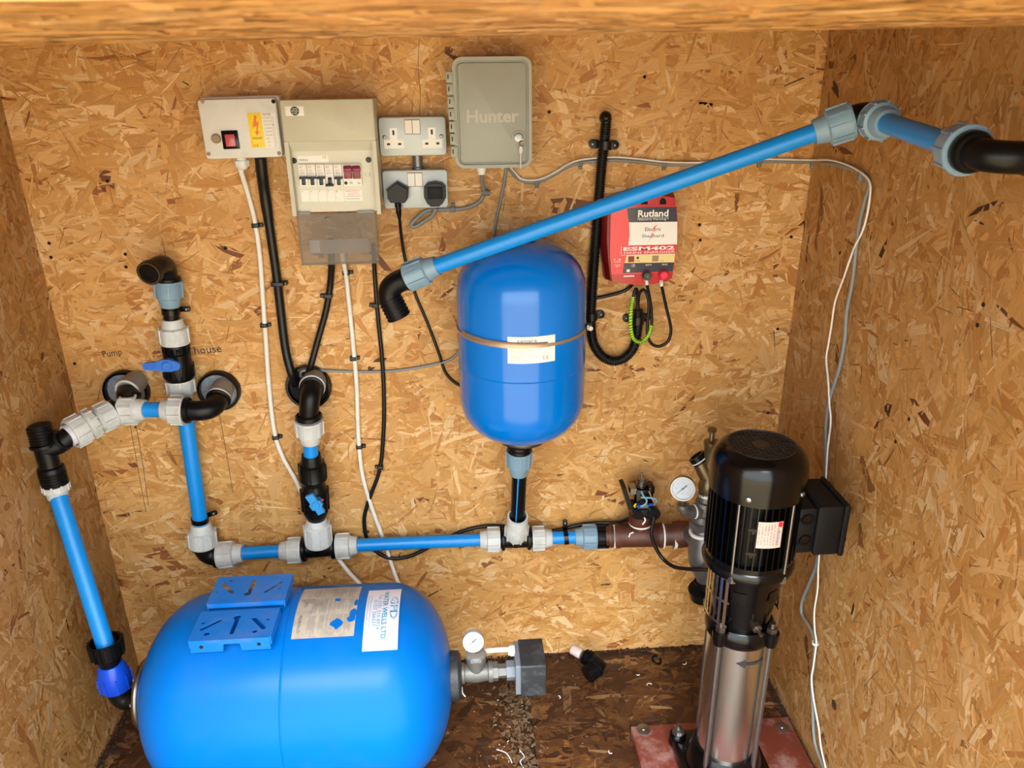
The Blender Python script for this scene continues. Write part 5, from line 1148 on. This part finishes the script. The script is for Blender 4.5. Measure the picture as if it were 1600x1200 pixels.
# ------------------------------------------------------------------ galvanised valve group left of the pump
DG = .20
G_ = lambda x, y, d=DG: at(x, y, d)
t = thing('check_valve', 'galvanised valve body and fittings between rusty pipe and pump', 'valve', G_(1100, 905))
mb = MB(); a, b = G_(1098, 806), G_(1106, 925); ax = b - a; L = ax.length
mb.lathe(a, ax, [(0, .021), (.006, .026), (.020, .026), (.022, .024), (L * .25, .030), (L * .42, .042), (L * .55, .044), (L * .70, .036), (L * .82, .026), (L * .86, .028), (L, .028)], 30)
mb.tube([G_(1086, 834, .13), G_(1098, 850, .2)], .030, 20); mb.build('body', M_GALV, t)
MB().lathe(G_(1097.5, 812), ax, [(0, .034), (.018, .034)], 6).build('hex_collar', M_GALV, t)
MB().torus(G_(1099, 830), ax, .031, .005, 30, 8).build('tape', M_TAPE, t)
MB().lathe(G_(1103, 905, .2), V(.25, -.1, -1), [(0, .03), (.02, .03), (.022, .05), (.045, .05)], 26).build('flange', M_BLACK, t)
t = thing('gauge_tee', 'galvanised tee with side elbow carrying the larger gauge', 'pipe tee', G_(1098, 805))
mb = MB(); a, b = G_(1106, 770), G_(1097, 812); ax = b - a; L = ax.length
mb.lathe(a, ax, [(0, .0225), (.012, .0225), (.014, .019), (.022, .019), (.024, .025), (.034, .025), (.036, .0215), (L - .018, .0215), (L - .016, .025), (L, .025)], 26)
s0, s1 = G_(1102, 797), G_(1078, 800, .21); mb.cyl(s0, s1, .0165, n=20); mb.lathe(s0.lerp(s1, .4), s1 - s0, [(0, .0165), (.002, .021), (.010, .021), (.011, .016)], 22)
mb.tube([s1, *bendpts(G_(1075, 800, .212), G_(1067, 800, .215), G_(1067, 789, .215), 6)], .0125, 16); mb.lathe(G_(1067, 792, .215), (0, 0, 1), [(0, .015), (.008, .015)], 18); mb.build('body', M_GALV, t)
MB().torus(s0.lerp(s1, .72), s1 - s0, .0155, .003, 20, 6).build('tape', M_TAPE, t)
MB().lathe(G_(1106, 771), V(0, 0, 1), [(-.004, .0235), (.003, .0225), (.004, .018)], 20).build('tape', M_TAPE, t)
gc_ = G_(1067, 764, .235); gn = CAM - gc_; gn.z *= .55; gn.x = gn.x * .6 - .15
gt, _ = gauge('pressure_gauge', 'larger steel cased gauge left of the black pump motor', gc_, gn, .0295, .028, None)
MB().cyl(G_(1067, 790, .215), G_(1067.5, 775, .222), .0075, n=12).build('stem', M_BRASS, gt)
t = thing('relief_valve', 'dull brass relief valve standing behind the pump motor', 'valve', G_(1107, 772))
mb = MB(); a, b = G_(1107, 775), G_(1112, 688); ax = b - a; L = ax.length
mb.lathe(a, ax, [(0, .019), (.008, .021), (.022, .026), (.034, .026), (.044, .022), (.050, .019), (.052, .0175), (L - .014, .0165), (L - .012, .018), (L - .002, .018), (L, .012)], 28)
mb.tube([G_(1106, 742), G_(1098, 728, .195), G_(1092, 716, .19)], [.022, .020, .018], 20); mb.build('body', M_BRASS, t)
mb = MB(); threads(mb, b, b + ax.normalized() * .030, .0065, 8, .001, 12); mb.lathe(b + ax.normalized() * .024, ax, [(0, .011), (.007, .011)], 6); mb.build('spindle', M_BRASS, t)
a = G_(1094, 720, .19); d = G_(1088, 712, .185) - a; mb = MB(); mb.lathe(a, d, [(-.004, .021), (.016, .021), (.016, .016), (.006, .016)], 24, (True, False)); mb.build('outlet_bush', M_BLACK, t); MB().torus(a + d.normalized() * .002, d, .0205, .0018, 26, 6).build('tape', M_TAPE, t)

# ------------------------------------------------------------------ vertical pump
PX, PY = .583, -.46
pc0 = lambda z: V(PX, PY, z)
t = thing('multistage_pump', 'tall vertical pump with black motor and stainless steel sleeve', 'pump', pc0(.03))
SR, ZS0, ZS1 = .066, .105, .452
MB().lathe(pc0(ZS0 - .03), (0, 0, 1), [(0, SR), (ZS1 - ZS0 + .05, SR)], 64).build('sleeve', M_STAIN, t)
mb = MB(); F = Frame(pc0(.032), (1, 0, 0), (0, 1, 0), (0, 0, 1)); mb.rbox(F, -.105, .105, -.10, .10, 0, .022, .02, .006, 5)
mb.lathe(pc0(.05), (0, 0, 1), [(0, .092), (.02, .088), (.05, .078), (.062, .072)], 40)
for sx in (-1, 1):
    for sy in (-1, 1): mb.lathe(pc0(.032) + V(sx * .088, sy * .082, 0), (0, 0, 1), [(0, .022), (.026, .020), (.030, .017)], 20)
mb.build('base_casting', M_PUMP, t)
for sx in (-1, 1):
    for sy in (-1, 1):
        q = pc0(.062) + V(sx * .088, sy * .082, 0); mb = MB(); mb.lathe(q, (0, 0, 1), [(0, .015), (.003, .015)], 20); mb.lathe(q + V(0, 0, .003), (0, 0, 1), [(0, .0115), (.012, .0115), (.013, .009)], 6); mb.cyl(q, q + V(0, 0, .026), .0065, n=12); mb.build('anchor_bolt', M_ZINC, t)
ang = [math.radians(a) for a in (-52, 38, 128, 218)]   # tie rods, angle from the door direction
rodp = [V(PX + .0765 * math.sin(a), PY - .0765 * math.cos(a), 0) for a in ang]
for q in rodp:
    MB().cyl(q + V(0, 0, .07), q + V(0, 0, ZS1 + .03), .0062, n=14).build('tie_rod', M_ZINC, t)
    mb = MB(); mb.lathe(q + V(0, 0, ZS1 + .030), (0, 0, 1), [(0, .0115), (.012, .0115), (.013, .009)], 6); mb.cyl(q + V(0, 0, ZS1 + .04), q + V(0, 0, ZS1 + .054), .0062, n=12); mb.build('rod_nut', M_STEEL, t)
# rotation arrow on the sleeve
CF = CylV(PX, PY, SR, 0, 0)
def sl(px, py):
    r_ = ray(px, py); ox, oy = CAM.x - PX, CAM.y - PY; a = r_.x ** 2 + r_.y ** 2; b = 2 * (ox * r_.x + oy * r_.y); c = ox * ox + oy * oy - SR * SR
    s_ = (-b - math.sqrt(max(b * b - 4 * a * c, 0))) / (2 * a); h = CAM + r_ * s_; return math.atan2(h.x - PX, -(h.y - PY)) * SR, h.z
mb = MB(); x_, z_ = sl(1149.5, 1037.5); x2, z2 = sl(1165, 1038); x3, z3 = sl(1191, 1036)
mb.poly(CF, [(x_, z2 + .001), (x2, z2 - .012), (x2, z2 + .012)], .0002, .0009); mb.patch(CF, x2, x3, z2 - .0035, z2 + .0045, .0009, 6, 1, .0006); mb.build('rotation_arrow', M_INK, t)
# head casting
ZH = ZS1
mb = MB(); mb.lathe(pc0(ZH), (0, 0, 1), [(-.012, .069), (-.004, .074), (.012, .076), (.024, .073), (.030, .068)], 48)
for q in rodp:
    d = (q - V(PX, PY, 0)); mb.lathe(V(PX, PY, ZH) + d * 1.0, (0, 0, 1), [(-.004, .013), (.014, .0165), (.030, .0165)], 20); mb.tube([V(PX, PY, ZH + .014) + d * .5, V(PX, PY, ZH + .016) + d], .016, 12)
mb.build('head_flange', M_PUMP, t)
ZL1 = ZH + .205
mb = MB(); mb.lathe(pc0(ZH + .028), (0, 0, 1), [(0, .061), (.012, .0605), (.06, .068), (.11, .0745), (.150, .080), (.160, .083), (.166, .090), (.180, .090)], 48)
mb.build('motor_stool', M_PUMP, t)
# coupling guards: slotted plates left and right
for a0, nm in ((-1.35, 'guard'), (1.35, 'guard')):
    CF2 = CylV(PX, PY, .074, a0, 0); mb = MB()
    for i in range(7): mb.patch(CF2, -.040 + i * .0125, -.0335 + i * .0125, ZH + .05, ZH + .165, .001 + .004, 1, 6, .001)
    mb.patch(CF2, -.042, .046, ZH + .045, ZH + .052, .0055, 6, 1, .002); mb.patch(CF2, -.042, .046, ZH + .105, ZH + .111, .0055, 6, 1, .002); mb.patch(CF2, -.042, .046, ZH + .162, ZH + .168, .0055, 6, 1, .002)
    lab(mb.build('coupling_guard', M_STAIN, t), 'slotted stainless coupling guard')
for a in (-.5, .55):
    CF2 = CylV(PX, PY, .072, a, ZH + .125); MB().patch(CF2, -.014, .014, -.014, .014, .004, 4, 2, .006).build('stool_lug', M_PUMP, t)
q = V(PX + .062 * math.sin(.12), PY - .062 * math.cos(.12), ZH + .052); d = V(math.sin(.12), -math.cos(.12), -.15); mb = MB(); mb.lathe(q, d, [(0, .011), (.012, .011), (.013, .008)], 6); mb.cyl(q, q + d.normalized() * .03, .004, n=10); mb.build('vent_plug', M_STEEL, t)
# motor
ZM0, ZM1, MR = ZH + .205, .845, .074
MB().lathe(pc0(ZM0 - .03), (0, 0, 1), [(0, .094), (.010, .096), (.020, .092), (.028, .080), (.034, MR)], 48).build('motor_flange', M_PUMP, t)
MB().lathe(pc0(ZM0), (0, 0, 1), [(0, MR), (ZM1 - ZM0, MR)], 48).build('stator', M_PUMPM, t)
mb = MB(); NF = 44
for k in range(NF):
    a = 2 * PI * k / NF
    if .72 < a < .98 + .9 and False: continue
    er = V(math.sin(a), -math.cos(a), 0); et = V(math.cos(a), math.sin(a), 0); w = .0011; r1 = .0935
    z0_, z1_ = ZM0 + .004, ZM1
    P = [pc0(z) + er * r + et * s_ for z in (z0_, z1_) for r in (MR - .002, r1) for s_ in (-w, w)]
    mb.add(P, [(0, 2, 3, 1), (4, 5, 7, 6), (0, 1, 5, 4), (2, 6, 7, 3), (0, 4, 6, 2), (1, 3, 7, 5)])
mb.build('cooling_fins', M_PUMP, t, smooth=False)
for a in (math.radians(-40), math.radians(30), math.radians(-128), math.radians(118)):
    q = V(PX + .092 * math.sin(a), PY - .092 * math.cos(a), 0); MB().cyl(q + V(0, 0, ZM0 - .012), q + V(0, 0, ZM1 + .004), .0028, n=10).build('through_bolt', M_ZINC, t)
    mb = MB(); q = V(PX + .088 * math.sin(a), PY - .088 * math.cos(a), ZM0 - .022); mb.lathe(q, (0, 0, 1), [(-.012, .0095), (.002, .0095), (.004, .007)], 6); mb.build('flange_bolt', M_ZINC, t)
for a in (-.35, .95):
    for zz in (ZM0 + .045, ZM0 + .10):
        CF2 = CylV(PX, PY, .0938, a, zz); mb = MB(); mb.patch(CF2, -.010, .010, -.003, .003, .001, 2, 1, .004); mb.patch(CF2, -.003, .003, -.008, .004, .002, 1, 1, .004); mb.build('fin_lug', M_PUMP, t)
# fan cover
mb = MB(); ZC = .808
mb.lathe(pc0(ZC), (0, 0, 1), [(.002, .094), (0, .0965), (.045, .0965), (.062, .0945), (.076, .089), (.086, .080), (.092, .071), (.093, .067), (.089, .066)], 64, (False, False)); fc = mb.build('fan_cover', M_PUMP, t, sharp=50)
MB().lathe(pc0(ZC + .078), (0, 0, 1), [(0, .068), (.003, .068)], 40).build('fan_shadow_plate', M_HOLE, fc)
mb = MB(); RG = .0665; zg = ZC + .0915
for dirx in ((1, 1), (1, -1)):
    d = V(dirx[0] * .87, dirx[1] * .5, 0).normalized(); n2 = V(-d.y, d.x, 0)
    for k in range(-7, 8):
        o = k * .0094
        if abs(o) >= RG: continue
        h = math.sqrt(RG * RG - o * o); Fq = Frame(pc0(zg) + n2 * o, d, n2, (0, 0, 1)); mb.box(Fq, -h, h, -.0013, .0013, -.002, .0006)
mb.lathe(pc0(zg), (0, 0, 1), [(-.002, .018), (.001, .018)], 28)
mb.torus(pc0(zg), (0, 0, 1), RG, .002, 48, 6); mb.build('fan_grille', M_GRILL, fc, smooth=False)
MB().lathe(pc0(zg), (0, 0, 1), [(0, .014), (.0015, .013)], 24).build('hub_disc', mat('hub_brown', (58, 40, 36), .6), fc)
for a in (-.52, .72):
    q = V(PX + .096 * math.sin(a), PY - .096 * math.cos(a), ZC + .016); d = V(math.sin(a), -math.cos(a), 0); MB().lathe(q, d, [(0, .0062), (.003, .0058), (.0045, .003)], 14).build('cover_screw', M_ZINC, fc)
# nameplate
CF2 = CylV(PX, PY, .0945, 0, 0)
def mo(px, py, R=.0945):
    r_ = ray(px, py); ox, oy = CAM.x - PX, CAM.y - PY; a = r_.x ** 2 + r_.y ** 2; b = 2 * (ox * r_.x + oy * r_.y); c = ox * ox + oy * oy - R * R
    s_ = (-b - math.sqrt(max(b * b - 4 * a * c, 0))) / (2 * a); h = CAM + r_ * s_; return math.atan2(h.x - PX, -(h.y - PY)) * R, h.z
xa, za = mo(1185.5, 814); xb, zb = mo(1223, 814); xc, zc_ = mo(1200, 856)
zt_, zb2 = (za + zb) / 2, zc_
MB().patch(CF2, xa, xb, zb2, zt_, .0025, 8, 2, .0015).build('nameplate', mat('nameplate_silver', (196, 180, 170), .5, .1, var=.12, scale=80), t); npz = t.children[-1]
class Rot:                                # writing that runs down the plate
    def p(s, x, y, z=0): return CF2.p(xb - .001 - (xb - xa) * (1 - y), zt_ - x, z)
hN = zt_ - zb2; mb = MB(); mb.text(Rot(), 'nfomac', hN * .26, .80, hN * .66, .14, .0028)
for k in range(6): mb.text(Rot(), 'Nr 14081-3  kW 0.75  50 Hz'[k:k + 14], hN * .08, .06 + k * .12, hN * .8, .05, .0028)
mb.build('lettering', mat('plate_ink', (96, 84, 80), .6), npz)
MB().patch(CF2, xb - (xb - xa) * .2, xb - .001, zt_ - hN * .2, zt_ - .001, .0028, 2, 1, .0004).build('red_logo', mat('logo_red', (206, 30, 44), .5), npz)
# terminal box on the right of the motor
bx0 = at(1246, 800, .46).x; bz1, bz0 = at(1262, 772, .47).z, at(1262, 872, .53).z
mb = MB(); F = Frame(V(PX, PY - .005, 0), (1, 0, 0), (0, 0, 1), (0, -1, 0))
xr_b = min(.172, XR - .03 - PX)
mb.rbox(F, .070, .108, bz0 + .004, bz1 - .006, -.05, .052, .006, .002); mb.build('terminal_base', M_PUMPM, t)
mb = MB(); mb.rbox(F, .108, xr_b - .012, bz0, bz1, -.056, .058, .006, .003); tb = mb.build('terminal_box', M_PUMPM, t)
mb = MB(); mb.rbox(F, xr_b - .012, xr_b, bz0 - .003, bz1 + .003, -.059, .061, .005, .002); mb.build('terminal_lid', M_PUMPM, tb)
for zz in (bz0 + .035, bz1 - .03):
    mb = MB(); mb.torus(F.p(.090, zz, .053), (0, -1, 0), .010, .003, 22, 6); mb.lathe(F.p(.090, zz, .051), (0, -1, 0), [(0, .008), (.003, .008)], 16); mb.build('knockout', M_BLACKG, tb)
for zz in (bz0 + .03, bz1 - .012): MB().cyl(F.p(xr_b - .002, zz, .045), F.p(xr_b + .006, zz, .045), .006, n=10).build('lid_screw', M_BLACK, tb)
# red base plate under the pump
pl = thing('red_base_plate', 'worn red oxide plate bolted to the floor under the pump', 'base plate', V(.6, -.47, 0))
px0 = (atz(987, 1131, .02).x + atz(1000, 1200, .02).x) / 2; yb = (atz(987, 1131, .02).y + atz(1233, 1123, .02).y) / 2
mb = MB(); F = Frame((0, 0, 0), (1, 0, 0), (0, 1, 0), (0, 0, 1)); mb.rbox(F, px0, XR - .012, -.68, yb, .001, .020, .004, .002); mb.build('plate', M_PLATE, pl)
for (x, y) in ((1005.5, 1139), (1222, 1136)):
    q = atz(x, y, .022); MB().lathe(V(q.x, q.y, .0195), (0, 0, 1), [(0, .018), (.0025, .018), (.003, .017)], 28).build('washer', M_ZINC, pl); MB().ball(V(q.x, q.y, .0225), .006, 12, .5).build('washer_screw', M_ZINC, pl)

# ------------------------------------------------------------------ things lying on the floor
t = thing('loose_elbow', 'loose black threaded elbow with a pinkish stub lying against the wall', 'pipe elbow', atz(925, 1045, 0))
a, b, c = atz(909, 1023, .05), atz(932, 1036, .045), atz(922, 1052, .035)
mb = MB(); threads(mb, a.lerp(b, .15), a.lerp(b, .75), .0225, 5, .004); threads(mb, atz(934, 1042, .04), atz(917, 1055, .032), .0255, 5, .004); mb.tube(bendpts(a.lerp(b, .7), b + V(.012, -.006, 0), atz(930, 1045, .04), 6), .021, 18); mb.lathe(atz(941, 1044, .03), V(1, -.2, -.4), [(-.02, .02), (.004, .018), (.006, .012)], 14); mb.build('body', M_BLACK, t)
mb = MB(); s0, s1 = atz(893, 1013.5, .058), atz(908, 1022, .052); mb.tube([s0, s0.lerp(s1, .1), s1], [.0125, .0145, .0145], 18); lab(mb.build('stub', mat('stub_pink', (206, 186, 182), .5), t), 'pale pinkish pipe stub')
random.seed(9)
q = atz(1026, 1031, .01); mb = MB(); mb.torus(q, (.3, -.3, 1), .013, .0035, 22, 7); tag(mb.build('rubber_ring', M_BLACK), 'small black ring lying near the back wall', 'ring')
def curl(x, y, m, label, r=.005, th=.0012, name='shaving'):
    q = atz(x, y, .004); a0 = random.uniform(0, 6); pts = [q + V(r * math.cos(a0 + k * .4), r * math.sin(a0 + k * .4), .001 * k * .3) for k in range(8)]
    return tag(MB().tube(pts, th, 5).build(name, m), label, 'shaving', 'white plastic shavings on the floor')
for x, y, n_ in ((954.5, 1175, 'white curled shaving just left of the red base plate'), (873, 1090, 'white curled shaving just right of the dusty switch box'), (997, 1054, 'white shaving below the small black ring, left one of two'), (1015, 1071, 'white shaving farther out on the floor below the black ring'), (1069, 1036, 'white shaving close beside the stainless pump sleeve')): curl(x, y, M_TAPE, n_, random.uniform(.004, .008))
for pts, n_ in (([(776, 1171), (790, 1176), (797, 1185), (800, 1192)], 'white thread arching on the dirt beside the tank'), ([(812, 1172), (819, 1182), (813, 1190), (818, 1200)], 'white thread curled at the floor joint')):
    tag(MB().tube(spline([atz(x, y, .006) for x, y in pts], 5), .0012, 5).build('thread_scrap', M_TAPE), n_, 'thread')
# rotten crumbs: loose heap along the joint, uncountable
def crumbs(name, label, n, fn, m, s0, s1):
    mb = MB()
    for k in range(n):
        x, y = fn(); s_ = random.uniform(s0, s1); q = V(x, y, s_ * .3)
        P = [q + V(random.uniform(-1, 1), random.uniform(-1, 1), random.uniform(-.35, .6)) * s_ for _ in range(4)]
        mb.add(P, [(0, 1, 2), (0, 2, 3), (0, 3, 1), (1, 3, 2)])
    o = tag(mb.build(name, m, loc=(0, 0, 0), smooth=False), label, 'debris'); o['kind'] = 'stuff'; return o
def along():
    y = random.uniform(-.62, -.10); return jx - .02 + random.gauss(-.015, .022) - (y + .1) * .02, y
crumbs('rotten_wood_crumbs', 'brown rotten wood crumbs heaped along the floor joint', 700, along, M_SOIL, .003, .013)
crumbs('pale_wood_crumbs', 'pale wood crumbs sprinkled beside the lying tank', 170, lambda: (jx - abs(random.gauss(0, .08)), random.uniform(-.6, -.06)), M_CHIP, .0015, .005)
crumbs('fine_dust_specks', 'tiny pale specks scattered over the dark floor boards', 260, lambda: (random.uniform(XL + .02, XR - .03), random.uniform(-.7, -.02)), M_CHIP, .0008, .0022)
crumbs('dark_soil', 'dark damp dirt along the foot of the back wall', 900, lambda: (random.uniform(XL + .02, XR - .02), -abs(random.gauss(0, .014)) - .001), mat('dark_soil', (44, 28, 20), .9, var=.3, scale=90), .002, .009)
crumbs('dark_soil', 'dark damp dirt along the foot of the right wall', 700, lambda: (XR - abs(random.gauss(0, .010)) - .001, random.uniform(-.8, -.01)), MATS['dark_soil'], .002, .009)
crumbs('dark_soil', 'dark damp dirt along the foot of the left wall', 500, lambda: (XL + abs(random.gauss(0, .02)) + .001, random.uniform(-.8, -.01)), MATS['dark_soil'], .002, .009)
